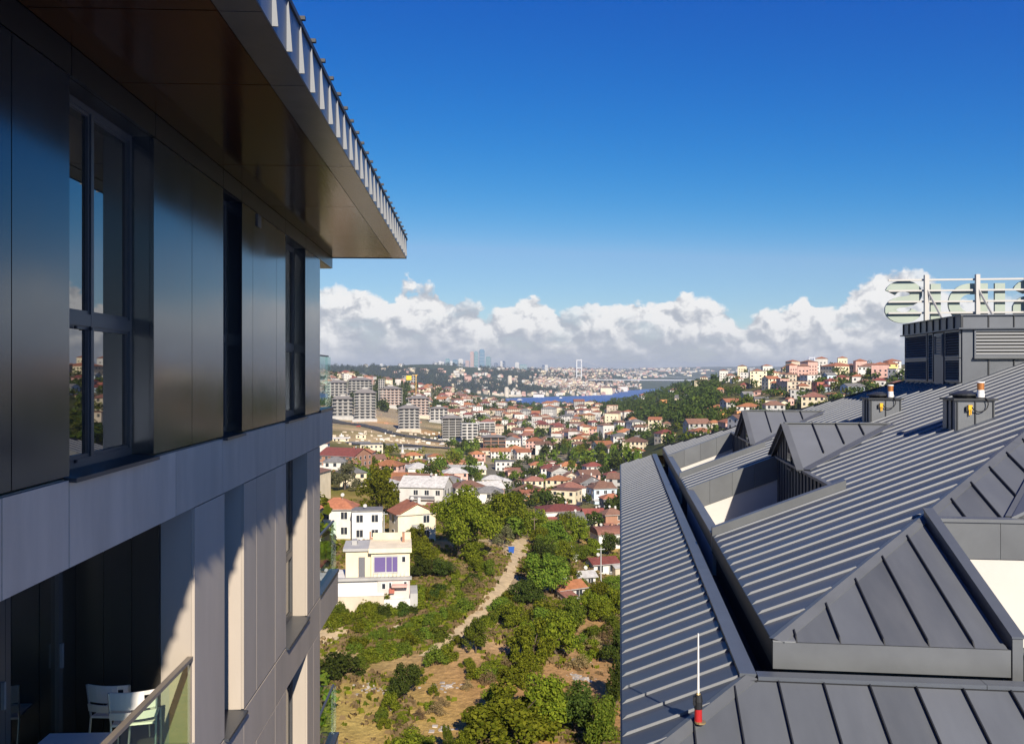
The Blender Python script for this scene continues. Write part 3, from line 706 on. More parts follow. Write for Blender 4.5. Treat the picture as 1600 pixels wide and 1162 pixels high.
def sheet(pts, rib=None, ribh=.033, ribw=.014, name='roof_sheet', taper=True, rm=None):
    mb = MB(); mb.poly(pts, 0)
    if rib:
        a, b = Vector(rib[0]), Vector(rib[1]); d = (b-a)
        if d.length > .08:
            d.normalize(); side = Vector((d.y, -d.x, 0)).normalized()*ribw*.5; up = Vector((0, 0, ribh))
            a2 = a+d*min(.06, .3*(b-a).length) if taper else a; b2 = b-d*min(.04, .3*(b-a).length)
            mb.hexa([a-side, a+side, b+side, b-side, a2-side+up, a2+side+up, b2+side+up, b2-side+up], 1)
    return mb.build(name, [m_roof_lit if rm else m_roof, rm or m_rib], RB, RO)
# --- skirt roof, side
def sh(t): return max(SE, min(1.40, SE+(t-TF), SE+(TB-t)))
t = TF; cuts = sorted(set([TF+.5*i for i in range(0, 62)]+[TF+1.37, TB-1.37, TB]))
cuts = [c for c in cuts if c <= TB]
for a, b in zip(cuts[:-1], cuts[1:]):
    pts = [(SE, a, zS(SE)), (SE, b, zS(SE)), (sh(b), b, zS(sh(b))), (sh(a), a, zS(sh(a)))]
    pts = [p for i, p in enumerate(pts) if (Vector(p)-Vector(pts[i-1])).length > 1e-4]
    isr = abs(((a-TF)/.5)-round((a-TF)/.5)) < 1e-4
    if len(pts) > 2: sheet(pts, ((SE, a, zS(SE)), (sh(a), a, zS(sh(a)))) if isr and a > TF else None)
# --- skirt roof, front
def th(s): return max(TF, min(TF+1.37, TF+(s-SE)))
cs = sorted(set([SE+.27+.5*i for i in range(0, 30)]+[SE, SE+1.37]))
for a, b in zip(cs[:-1], cs[1:]):
    pts = [(a, TF, ZE), (b, TF, ZE), (b, th(b), ZE+MS*(th(b)-TF)), (a, th(a), ZE+MS*(th(a)-TF))]
    pts = [p for i, p in enumerate(pts) if (Vector(p)-Vector(pts[i-1])).length > 1e-4]
    isr = abs(((a-SE-.27)/.5)-round((a-SE-.27)/.5)) < 1e-4
    if len(pts) > 2: sheet(pts, ((a, TF, ZE), (a, th(a), ZE+MS*(th(a)-TF))) if isr and a > SE else None, rm=m_rib_shade, ribh=.045)
# skirt far end
mb = MB(); mb.poly([(SE, TB, ZE), (27, TB, ZE), (27, TB-1.37, ZE+MS*1.37), (SE+1.37, TB-1.37, ZE+MS*1.37)]); mb.build('roof_sheet', m_roof, RB, RO)
# ridge caps of the skirt
zc = zS(1.40)
def cap_run(p, q, n, w=.19, h=.045, name='ridge_cap', m=None):
    p, q = Vector(p), Vector(q)
    for i in range(n):
        a = p.lerp(q, i/n); b = p.lerp(q, (i+1)/n); d = (b-a).normalized()*.003
        mb = MB(); mb.bar(a+d, b-d, w, h); mb.build(name, m or m_flashd2, RB, RO)
m_flashd2 = mat('blue grey cap', (.095, .107, .128), .42, metal=.1, var=.08, rand=.08)
cap_run((1.475, TF+1.445, zc+.035), (1.475, TB-1.445, zc+.035), 10)
cap_run((1.575, TF+1.46, zc+.033), (14, TF+1.46, zc+.033), 5)
def hip_cap(a, b, w, sl1, sl2, n=1, name='hip_cap'):
    """folded cap over a hip; sl1/sl2 unit ground directions pointing down each face with slopes"""
    a, b = Vector(a), Vector(b)
    for i in range(n):
        p = a.lerp(b, i/n); q = a.lerp(b, (i+1)/n); e = (q-p).normalized()*.002; p = p+e; q = q-e
        mb = MB(); up = Vector((0, 0, .03))
        l1 = Vector(sl1)*w; l2 = Vector(sl2)*w; up2 = Vector((0, 0, .012))
        P = [p+l1+up2, p+up, p+l2+up2, q+l1+up2, q+up, q+l2+up2]
        mb.poly([P[0], P[3], P[4], P[1]]); mb.poly([P[1], P[4], P[5], P[2]])
        for c in ((0, 1, -1), (3, 4, -1), (1, 2, -1), (4, 5, -1)): pass
        mb.poly([p+l1, q+l1, P[3], P[0]]); mb.poly([P[2], P[5], q+l2, p+l2])
        o = mb.build(name, m_flash if name == 'hip_cap' else m_flashd, RB, RO)
hip_cap((SE, TF, ZE), (SE+1.42, TF+1.42, zS(SE+1.42)), .13, (-.2, 1.0, -.2*MS), (1.0, -.2, -.2*MS))
# --- gutter and parapet behind the skirt
mb = MB(); mb.box(1.57, SU+.15, TF+1.5, TB-1.5, -4.15, -4.0); mb.build('gutter', m_gutter, RB, RO)
mb = MB(); mb.box(1.38, 1.565, TF+1.35, TB-1.35, -4.6, zc+.01); mb.build('gutter_wall', m_gutter, RB, RO)
mb = MB(); mb.box(SU+.1, 27, UF-.33, UF+.12, -4.15, -4.0); mb.build('gutter', m_gutter, RB, RO)
mb = MB(); mb.box(1.57, 27, TF+1.36, TF+1.56, -4.6, zc+.008); mb.build('gutter_wall', m_gutter, RB, RO)
mb = MB(); mb.box(SU+.08, SU+.14, UF+.1, UB-.1, -4.15, ZU-.03); mb.build('gutter_wall', m_gutter, RB, RO)
mb = MB(); mb.box(SU+.12, 27, UF+.12, UF+.2, -4.15, ZU-.03); mb.build('gutter_wall', m_mem, RB, RO)
# walls of the building
mb = MB(); mb.box(.45, 27, TF+.4, TB-.4, -42, ZE-.02); mb.build('wall', m_white, RB, RO)
mb = MB(); mb.box(SE-.02, .6, TF, TB, ZE-.2, ZE-.012); mb.build('eave_fascia', m_flashd, RB, RO)
mb = MB(); mb.box(.6, 27, TF-.02, TF+.5, ZE-.2, ZE-.012); mb.build('eave_fascia', m_flashd, RB, RO)
# --- main roof, left slope with two terrace cut-outs
TER = [(18.0, 24.7), (27.6, 34.3)]; SG = 4.2
def s_hi(t): return SU+max(0, min((t-UF)/KF, (UB-t)/KB))
tap = UF+KF*((UB-UF)/(KF+KB)); SAP = s_hi(tap); ZAP = zM(SAP)
def in_ter(t): return any(a < t < b for a, b in TER)
cuts = sorted(set([round(UF+.2+.5*i, 4) for i in range(0, 56)]+[UF, UB, tap]+[v for q in TER for v in q])); cuts = [c for c in cuts if UF <= c <= UB]
for a, b in zip(cuts[:-1], cuts[1:]):
    lo = SG if in_ter((a+b)/2) else SU
    ha, hb = max(lo, s_hi(a)), max(lo, s_hi(b))
    pts = [(lo, a, zM(lo)), (lo, b, zM(lo)), (hb, b, zM(hb)), (ha, a, zM(ha))]
    pts = [p for i, p in enumerate(pts) if (Vector(p)-Vector(pts[i-1])).length > 1e-4]
    isr = abs(((a-UF-.2)/.5)-round((a-UF-.2)/.5)) < 1e-3
    lo2 = SG if (in_ter(a+.001) and in_ter(a-.001)) else lo
    if len(pts) > 2: sheet(pts, ((lo2, a, zM(lo2)), (ha-.08, a, zM(ha-.08))) if isr and ha-lo2 > .3 else None)
# --- main roof, front slope with one cut-out
NS0, NS1, NT = 4.45, 9.0, 13.8
def t_hi(s): return UF+KF*(s-SU)
cs = sorted(set([round(SU+.28+.5*i, 4) for i in range(0, 26)]+[SU, SAP, NS0, NS1])); cs = [c for c in cs if c <= SAP+1e-6]
for a, b in zip(cs[:-1], cs[1:]):
    lo = NT if NS0 < (a+b)/2 < NS1 else UF
    ha, hb = max(lo, t_hi(a)), max(lo, t_hi(b))
    pts = [(a, lo, zF(lo)), (b, lo, zF(lo)), (b, hb, zF(hb)), (a, ha, zF(ha))]
    pts = [p for i, p in enumerate(pts) if (Vector(p)-Vector(pts[i-1])).length > 1e-4]
    isr = abs(((a-SU-.28)/.5)-round((a-SU-.28)/.5)) < 1e-3
    if len(pts) > 2: sheet(pts, ((a, lo, zF(lo)), (a, ha-.1, zF(ha-.1))) if isr and ha-lo > .3 else None, rm=m_rib_shade, ribh=.045)
# the two slopes that face away, plain
mb = MB(); mb.poly([(SU, UB, ZU), (2*SAP-SU, UB, ZU), (SAP, tap, ZAP)]); mb.poly([(2*SAP-SU, UF, ZU), (SAP, tap, ZAP), (2*SAP-SU, UB, ZU)]); mb.poly([(SAP, UF, ZU), (2*SAP-SU, UF, ZU), (SAP, tap, ZAP)])
mb.build('roof_sheet', m_roof, RB, RO)
hip_cap((SU, UF, ZU), (SAP, tap, ZAP), .17, (-.15, .75, -.15*MM), (.75, -.18, -.18*MF), 5)
cap_run((SU, UB, ZU+.02), (SAP, tap, ZAP+.02), 6, .12, .05, 'hip_cap', m_flashd)
# fascia of the upper roof
mb = MB(); mb.box(SU, NS0+.03, UF-.012, UF+.02, ZU-.32, ZU-.006); mb.build('eave_fascia', m_flash, RB, RO)
mb = MB(); mb.box(NS0+.17, 20, UF-.012, UF+.02, ZU-.34, ZU-.10); mb.build('eave_fascia', m_flash, RB, RO)
mb = MB(); mb.box(NS0+.175, 20, UF-.03, UF+.16, ZU-.10, ZU-.06); mb.build('coping', m_flash, RB, RO)
mb = MB(); mb.box(SU, SU+.26, UF-.018, UF+.03, ZU-.004, ZU+.012); mb.build('corner_trim', m_seam, RB, RO)
mb = MB(); mb.box(SU-.006, SU+.01, UF, UB, ZU-.30, ZU-.004); mb.build('eave_fascia', m_flashd, RB, RO)
# --- terraces in the left slope
def terrace(t0, t1):
    zf = -5.0
    f = MB(); f.box(SU+.14, SG, t0, t1, zf-.1, zf); T = f.build('terrace', m_mem, RB, RO)
    # far wall: white render below, metal panels above following the roof slope
    w = MB(); w.hexa([(SU+.02, t1, zf), (SG, t1, zf), (SG, t1+.12, zf), (SU+.02, t1+.12, zf), (SU+.02, t1, zM(SU)-.54), (SG, t1, zM(SG)-.54), (SG, t1+.12, zM(SG)-.54), (SU+.02, t1+.12, zM(SU)-.54)])
    w.build('white_wall', m_white, T, RO)
    n = 4
    for i in range(n):
        a = SU+.02+(SG-SU-.02)*i/n+.003; b = SU+.02+(SG-SU-.02)*(i+1)/n-.003
        p = MB(); p.hexa([(a, t1-.03, zM(a)-.60), (b, t1-.03, zM(b)-.60), (b, t1+.13, zM(b)-.60), (a, t1+.13, zM(a)-.60), (a, t1-.03, zM(a)+.045), (b, t1-.03, zM(b)+.045), (b, t1+.13, zM(b)+.045), (a, t1+.13, zM(a)+.045)])
        p.build('metal_panel', m_flash, T, RO)
    # left wall with coping at the eave
    w = MB(); w.box(SU+.012, SU+.14, t0, t1-.04, zf, ZU-.01); w.build('white_wall', m_white, T, RO)
    c = MB(); c.box(SU-.02, SU+.17, t0-.02, t1-.035, ZU-.01, ZU+.03); c.build('coping', m_flash, T, RO)
    # near kerb
    k = MB(); a, b = SU-.01, SG+.12
    k.hexa([(a, t0-.14, zM(a)-.35), (b, t0-.14, zM(b)-.35), (b, t0+.02, zM(b)-.35), (a, t0+.02, zM(a)-.35), (a, t0-.16, zM(a)+.16), (b, t0-.16, zM(b)+.16), (b, t0+.03, zM(b)+.16), (a, t0+.03, zM(a)+.16)])
    k.build('kerb', m_flash, T, RO)
    w = MB(); w.hexa([(SU+.14, t0-.1, zf), (SG, t0-.1, zf), (SG, t0, zf), (SU+.14, t0, zf), (SU+.14, t0-.1, zM(SU)-.3), (SG, t0-.1, zM(SG)-.3), (SG, t0, zM(SG)-.3), (SU+.14, t0, zM(SU)-.3)]); w.build('white_wall', m_white, T, RO)
    # right wall of vertical boards
    n = int((t1-t0)/.36)
    for i in range(n):
        a = t0+(t1-t0)*i/n; b = t0+(t1-t0)*(i+1)/n
        p = MB(); p.box(SG, SG+.08, a+.002, b-.002, zf, zM(SG)-.03); p.box(SG-.025, SG, a-.012, a+.012, zf, zM(SG)-.03); p.build('cladding_board', m_clad, T, RO)
    c = MB(); c.box(SG-.06, SG+.12, t0, t1, zM(SG)-.028, zM(SG)+.03); c.build('coping', m_flash, T, RO)
    return T
def dormer(tc, hw=1.95, za=-1.34):
    zb = zM(SG); sr = SU+(za-ZU)/MM; ov = .10
    g = MB(); g.prism([(tc-hw+.06, zb-.02), (tc+hw-.06, zb-.02), (tc, za-.05)], SG-.005, SG+.2, lambda p, d: (d, p[0], p[1])); D = g.build('dormer', m_clad, RB, RO)
    n = 11
    for i in range(1, n):
        tt = tc-hw+2*hw*i/n; zt = za-(za-zb)*abs(tt-tc)/hw
        if zt-zb > .12: r = MB(); r.box(SG-.03, SG-.005, tt-.012, tt+.012, zb, zt-.07); r.build('cladding_rib', m_clad, D, RO)
    # small dark window with a pale reflection
    w = MB(); w.box(SG-.035, SG-.008, tc-.55, tc-.05, zb-.15, zb+.28); wo = w.build('window', m_frame, D, RO)
    p = MB(); p.box(SG-.04, SG-.036, tc-.5, tc-.1, zb-.1, zb+.23); p.build('pane', m_pane, wo, RO)
    for sg in (-1, 1):
        A = Vector((SG-ov, tc, za)); R = Vector((sr, tc, za)); Bp = Vector((SG-ov, tc+sg*(hw+.04), zb-.02)); Bq = Vector((SG+.02, tc+sg*hw, zb))
        th = Vector((0, 0, .05)); nrm = (R-A).cross(Bp-A).normalized(); nrm = nrm if nrm.z > 0 else -nrm
        q = MB(); q.poly([A+th, R+th, Bq+th, Bp+th]); q.poly([A-th*.6, A+th, Bp+th, Bp-th*.6]); q.poly([Bp-th*.6, Bp+th, Bq+th, Bq-th*.6])
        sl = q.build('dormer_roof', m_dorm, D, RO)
        v = MB(); v.bar(A+nrm*.055, Bp+nrm*.055, .16, .03, up=nrm); v.build('verge', m_flash, sl, RO)
        v = MB(); v.bar(Bq+Vector((.0, sg*.10, .05)), R+Vector((0, sg*.10, .05)), .26, .02, up=(-.2, sg*.1, 1)); v.build('valley_flashing', m_flash, sl, RO)
        for k in range(1, 5):
            s0 = SG+.02+.56*k
            if s0 > sr-.25: break
            f = (sr-s0)/(sr-SG); a = Vector((s0, tc, za+.05)); b = Vector((s0, tc+sg*hw*f, zM(s0)+.05)); bb = a.lerp(b, .88)
            v = MB(); v.bar(a+nrm*.025, bb+nrm*.025, .018, .055, up=nrm); v.build('seam', m_rib_shade, sl, RO)
    v = MB(); v.bar((SG-ov, tc, za+.07), (sr, tc, za+.07), .14, .03); v.build('ridge_cap', m_flash, D, RO)
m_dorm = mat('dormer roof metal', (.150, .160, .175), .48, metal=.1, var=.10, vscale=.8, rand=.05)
terrace(*TER[0]); terrace(*TER[1]); dormer(23.15); dormer(30.45)
# --- terrace in the front slope
def front_terrace():
    zf = -4.9
    f = MB(); f.box(NS0+.165, NS1, UF+.16, NT, zf-.1, zf); T = f.build('terrace', m_mem, RB, RO)
    zt = zF(NT)+.05
    w = MB(); w.box(NS0+.165, NS1, NT, NT+.12, zf, zt-.50); w.build('white_wall', m_white, T, RO)
    n = 5
    for i in range(n):
        a = NS0+.17+(NS1-NS0-.17)*i/n; b = NS0+.17+(NS1-NS0-.17)*(i+1)/n
        p = MB(); p.box(a+.003, b-.003, NT-.03, NT+.12, zt-.53, zt); p.build('metal_panel', m_flash, T, RO)
    c = MB(); c.box(NS0+.165, NS1, NT-.06, NT+.16, zt, zt+.05); c.build('coping', m_flash, T, RO)
    k = MB(); a, b = UF-.03, NT+.15; h = .15
    k.hexa([(NS0+.04, a, zF(a)-.5), (NS0+.155, a, zF(a)-.5), (NS0+.155, b, zF(b)-.5), (NS0+.04, b, zF(b)-.5), (NS0+.04, a, zF(a)+h), (NS0+.155, a, zF(a)+h), (NS0+.155, b, zF(b)+h), (NS0+.04, b, zF(b)+h)])
    k.build('kerb', m_flash, T, RO)
    c = MB(); c.hexa([(NS0+.025, a-.02, zF(a)+h), (NS0+.17, a-.02, zF(a)+h), (NS0+.17, b, zF(b)+h), (NS0+.025, b, zF(b)+h), (NS0+.025, a-.02, zF(a)+h+.02), (NS0+.17, a-.02, zF(a)+h+.02), (NS0+.17, b, zF(b)+h+.02), (NS0+.025, b, zF(b)+h+.02)])
    c.build('coping', m_flashd2, T, RO)
    l = MB(); l.box(4.93, 5.04, NT-.09, NT-.001, zt-.74, zt-.58); l.build('wall_lamp', mat('beige plastic', (.52, .50, .42), .5), T, RO)
front_terrace()
def front_dormer():
    # gable over the front terrace, mostly beyond the picture edge
    s0, s1, zb, za = 5.7, 9.6, zF(NT)+.06, zF(NT)+1.05; sc = (s0+s1)/2; tr = UF+(za-ZU)/MF
    g = MB(); g.prism([(s0+.05, zb), (s1-.05, zb), (sc, za-.05)], NT+.17, NT+.35, lambda p, d: (p[0], d, p[1])); D = g.build('dormer', m_clad, RB, RO)
    for sg, sb in ((-1, s0), (1, s1)):
        A = Vector((sc, NT+.1, za)); R = Vector((sc, tr, za)); B_ = Vector((sb, NT+.1, zb)); th = Vector((0, 0, .05))
        q = MB(); q.poly([A+th, R+th, B_+th]); q.poly([A, A+th, B_+th, B_]); sl = q.build('dormer_roof', m_dorm, D, RO)
        v = MB(); v.bar(B_+Vector((-sg*.06, .05, .045)), R+Vector((-sg*.0, -.1, .045)), .24, .02); v.build('valley_flashing', m_flash, sl, RO)
front_dormer()

# ------------------------------------------------------------------ things standing on the roof
def local_thing(name, s, t, z, label, cat, group=None):
    P = RW(s, t, z); o = empty(name, P, RA); tag(o, label, cat, group); return o
# lightning rod at the hip
m_red = mat('red plastic base', (.40, .02, .02), .4); m_blk = mat('black rubber', (.015, .015, .016), .5); m_rod = mat('white fibreglass rod', (.75, .72, .66), .4)
rb = ground = None
r = local_thing('lightning_rod', 2.008*math.cos(RA)+9.66*math.sin(RA), -2.008*math.sin(RA)+9.66*math.cos(RA), -3.745, 'thin white rod on black and red base at the roof hip', 'antenna')
mb = MB(); mb.tube((0, 0, -.02), (0, 0, .12), .042, .040, 14); mb.build('base', m_red, r, smooth=False)
mb = MB(); mb.tube((0, 0, .12), (0, 0, .20), .044, .044, 14); mb.tube((0, 0, .20), (0, 0, .275), .050, .036, 14); mb.box(-.055, .03, -.03, .03, .16, .25); mb.build('collar', m_blk, r)
mb = MB(); mb.tube((0, 0, .27), (0, 0, .93), .0135, .008, 8); mb.build('rod', m_rod, r)
mb = MB(); mb.tube((0, 0, .272), (0, 0, .29), .028, .02, 12); mb.tube((.02, -.01, -.03), (.02, -.01, -.012), .06, .06, 12); mb.build('clamp', mat('brass clamp', (.45, .33, .15), .4, metal=.6), r)
# roof fans
m_fan = mat('fan hood', (.03, .032, .036), .4); m_yel = mat('yellow connector', (.80, .45, .02), .5); m_pipe = mat('white flue', (.80, .79, .76), .4)
m_cop = mat('copper flue ring', (.55, .22, .07), .35, metal=.4); m_vent = mat('vent box metal', (.15, .16, .175), .42, metal=.3, var=.12, vscale=2)
def roof_fan(s, t, w, d, h, label):
    z0 = zM(s); o = local_thing('roof_fan', s, t, z0, label, 'vent', 'fan boxes on the metal roof')
    b = MB(); zz = lambda x: MM*x-.05
    b.hexa([(0, 0, zz(0)), (w, 0, zz(w)), (w, d, zz(w)), (0, d, zz(0)), (0, 0, h), (w, 0, h), (w, d, h), (0, d, h)]); b.build('box', m_vent, o)
    for x in (.03, w*.5, w-.03):
        q = MB(); q.box(x-.012, x+.012, -.022, 0, zz(x)+.03, h-.01); q.build('seam', m_flashd, o)
    for y in (.2, .45):
        q = MB(); q.box(-.022, 0, y-.012, y+.012, .02, h-.01); q.build('seam', m_flashd, o)
    l = MB(); l.box(-.05, w+.05, -.05, d+.05, h, h+.045); l.build('lid', m_flashd, o)
    c = MB(); c.tube((w*.42, d*.55, h+.045), (w*.42, d*.55, h+.10), .22, .24, 20); c.tube((w*.42, d*.55, h+.10), (w*.42, d*.55, h+.135), .30, .30, 20); c.tube((w*.42, d*.55, h+.135), (w*.42, d*.55, h+.20), .28, .12, 20); c.build('fan_hood', m_fan, o)
    p = MB(); px, py = w*.70, .12
    p.tube((px, py, h+.045), (px, py, h+.16), .075, .075, 18); p.tube((px, py, h+.165), (px, py, h+.22), .07, .07, 18); p.tube((px, py, h+.37), (px, py, h+.395), .082, .07, 18); f = p.build('flue', m_pipe, o)
    q = MB(); q.tube((px, py, h+.22), (px, py, h+.37), .066, .072, 18); q.build('copper_ring', m_cop, f)
    y = MB(); y.box(w*.30, w*.40, -.07, -.022, h-.19, h-.09); y.tube((w*.33, -.05, h-.30), (w*.33, -.05, h-.19), .012); y.tube((w*.37, -.05, h-.29), (w*.37, -.05, h-.19), .012); y.build('connector', m_yel, o)
    k = MB(); k.box(w*.24, w*.31, -.06, -.022, h-.22, h-.12); k.build('junction_box', m_blk, o)
    cb = MB(); pts = [Vector((w*.40, -.06, h-.14))]
    for i in range(9): a = math.pi*(-.35+1.1*i/8); pts.append(Vector((w*.58+.17*math.sin(a), -.07, h-.06-.17*math.cos(a))))
    pts.append(Vector((w*.5, -.03, h+.06))); cb.path(pts, .011, 6); cb.build('cable', m_blk, o)
roof_fan(6.94, 19.6, .77, .75, .63, 'nearer square fan box with flue and yellow connector on metal roof')
roof_fan(6.6, 24.75, .80, .78, .62, 'farther square fan box with flue, in front of louvred plant room')
# louvred plant room on the roof
PS, PT, PL, PW = 9.22, 25.6, 5.0, 9.0; PZ = zM(PS)-.1; PTOP = 1.56
m_plant = mat('plant room cladding', (.115, .125, .142), .40, metal=.3, var=.12, vscale=.8, rand=.08)
m_slat = mat('louvre slat', (.30, .31, .32), .4, metal=.3)
pr = local_thing('plant_room', PS, PT, PZ, 'dark metal rooftop plant room with louvred sides below the sign', 'plant room')
H = PTOP-PZ
b = MB(); b.box(.03, PW, .03, PL, 0, H-.03); b.build('wall', m_plant, pr)
b = MB(); b.box(-.03, PW, -.03, PL+.03, H-.03, H); b.build('coping', m_flashd2, pr)
b = MB(); b.box(-.10, PW, -.10, PL+.05, H-.40, H-.365); b.build('ledge', m_flashd2, pr)
for i in range(9):        # upper panels, left side
    a = PL*i/9; q = MB(); q.box(.0, .03, a+.05, PL*(i+1)/9-.05, H-.36, H-.035); q.build('wall_panel', m_plant, pr)
for i in range(10):
    a = PL*i/9; q = MB(); q.box(-.03, .02, a-.02, a+.02, H-.365, H-.03) if i else q.box(-.028, .03, -.028, .03, H-.365, H-.03); q.build('seam', m_flashd, pr)
def louvre(parent, fn, a0, a1, z0, z1, n, m):
    fr = MB()
    for (p, q, c, d) in ((a0-.04, a1+.04, z0-.05, z0), (a0-.04, a1+.04, z1, z1+.05), (a0-.04, a0, z0, z1), (a1, a1+.04, z0, z1)):
        fr.hexa([fn(p, -.03, c), fn(q, -.03, c), fn(q, .02, c), fn(p, .02, c), fn(p, -.03, d), fn(q, -.03, d), fn(q, .02, d), fn(p, .02, d)])
    L_ = fr.build('louvre', m_plant, parent)
    bk = MB(); bk.poly([fn(a0, .028, z0), fn(a1, .028, z0), fn(a1, .028, z1), fn(a0, .028, z1)]); bk.build('backing', m_back, L_)
    for i in range(n):
        z = z0+(z1-z0)*(i+.1)/n; h = (z1-z0)/n*.62; s = MB()
        s.hexa([fn(a0, -.035, z), fn(a1, -.035, z), fn(a1, -.028, z), fn(a0, -.028, z), fn(a0, .012, z+h), fn(a1, .012, z+h), fn(a1, .019, z+h), fn(a0, .019, z+h)]); s.build('slat', m, L_)
fl = lambda a, d, z: (d, a, z); ff = lambda a, d, z: (a, d, z)
louvre(pr, fl, 2.75, 4.75, H-1.12, H-.46, 9, m_plant); louvre(pr, fl, 2.75, 4.75, .22, H-1.24, 8, m_plant)
louvre(pr, fl, .12, 1.15, H-1.12, H-.46, 9, m_plant); louvre(pr, fl, .12, 1.15, .22, H-1.24, 8, m_plant)
louvre(pr, fl, 2.2, 2.55, .22, H-.46, 17, m_plant)
dr = MB(); dr.box(-.035, .03, 1.3, 2.05, .08, H-.44); door = dr.build('door', m_plant, pr)
louvre(pr, lambda a, d, z: (d-.03, a, z), 1.4, 1.95, H-1.05, H-.52, 7, m_plant)
for i in range(11):
    q = MB(); q.box(-.02, .03, .1+.45*i, .1+.45*i+.2, .02, .12); q.build('foot_trim', m_flash, pr)
louvre(pr, ff, .36, 1.92, H-1.10, H-.47, 7, m_slat)
q = MB(); q.box(.30, 2.0, -.09, .03, H-1.2, H-1.15); q.build('ledge', m_flash, pr)
for x in (.7, 1.35, 2.02, 2.7, 3.4, 4.1):
    q = MB(); q.box(x-.014, x+.014, .0, .03, 0, (H-.41 if x > 2 else H-1.22)); q.build('seam', m_flashd, pr)
    q = MB(); q.box(x-.014, x+.014, .0, .03, H-.36, H-.035); q.build('seam', m_flashd, pr)
# rooftop sign, seen from behind
m_let = mat('sage green letter back', (.31, .365, .315), .6, var=.08, vscale=2); m_alu = mat('sign aluminium', (.42, .41, .39), .5, metal=.2)
ST = 29.0; ZB = 1.52
sg = local_thing('rooftop_sign', 8.2, ST, PTOP, 'pale green rooftop letters seen from behind on an aluminium frame', 'sign')
LH = 1.33; zb = ZB-PTOP
def letter(poly_fn, name='letter'):
    mb = MB(); poly_fn(mb); return mb.build(name, m_let, sg)
def stroke(mb, pts, w, y0, y1):
    """thick flat stroke along 2D points (x,z), ends cut square"""
    P = [Vector((p[0], 0, p[1])) for p in pts]; L_, R_ = [], []
    for i, p in enumerate(P):
        d = (P[min(i+1, len(P)-1)]-P[max(i-1, 0)]).normalized(); n = Vector((-d.z, 0, d.x))*w/2; L_.append(p+n); R_.append(p-n)
    for i in range(len(P)-1):
        a, b, c, d = L_[i], L_[i+1], R_[i+1], R_[i]
        mb.hexa([(q.x, y0, q.z) for q in (d, c, b, a)]+[(q.x, y1, q.z) for q in (d, c, b, a)])
def arc(cx, cz, rx, rz, a0, a1, n=14): return [(cx+rx*math.cos(math.radians(a0+(a1-a0)*i/n)), cz+rz*math.sin(math.radians(a0+(a1-a0)*i/n))) for i in range(n+1)]
def sx(px): a = (px-CX)/F; c, s = math.cos(RA), math.sin(RA); return (ST*(a*c+s))/(c-a*s) - 8.2
def S_shape(x0, x1):
    cx = (x0+x1)/2; hw = (x1-x0)/2; w = .34; rx = hw-w/2; rz = (LH-w)/4
    zt = zb+LH-w/2-rz; zl = zb+w/2+rz
    pts = arc(cx, zt, rx, rz, 165, 0, 12)+arc(cx, zt, rx, rz, 0, -45, 4)[1:]     # mirrored S: top bowl closed on the right
    pts = [(2*cx-x, z) for x, z in (arc(cx, zt, rx, rz, 10, 270, 16)+arc(cx, zl, rx, rz, 90, -170, 16)[1:])]
    return lambda mb: stroke(mb, pts, w, .16, .26)
letter(S_shape(sx(1385), sx(1444)))
letter(lambda mb: mb.box(sx(1457), sx(1473), .16, .26, zb+.0, zb+LH-.12))
def D_shape(x0, x1):
    w = .33
    def fn(mb):
        mb.box(x1-w, x1, .16, .26, zb, zb+LH-.12)
        stroke(mb, [(x1-w, zb+LH-.12-w/2)]+arc(x0+.62, zb+(LH-.12)/2, .62-w/2, (LH-.12-w)/2, 90, 270, 18)+[(x1-w, zb+w/2)], w, .162, .258)
    return fn
letter(D_shape(sx(1485), sx(1547))); letter(lambda mb: mb.box(sx(1558), sx(1574), .16, .26, zb, zb+LH-.12)); letter(S_shape(sx(1586), sx(1645)))
for z in (1.30, .97, .63, .28):
    mb = MB(); mb.box(sx(1389), sx(1700), .05, .11, zb+z, zb+z+.055); mb.build('rail', m_alu, sg)
for px in (1447, 1527, 1607):
    x = sx(px); mb = MB(); mb.box(x-.06, x+.06, -.08, .05, -.05, zb+1.47); mb.build('post', m_alu, sg)
    mb = MB(); mb.bar((x+.02, -.05, zb+1.0), (x+.34, -.45, .02), .05, .05); mb.build('brace', m_alu, sg)
mb = MB(); mb.box(sx(1440), sx(1700), -.1, .1, -.06, .0); mb.build('base_rail', m_alu, sg)
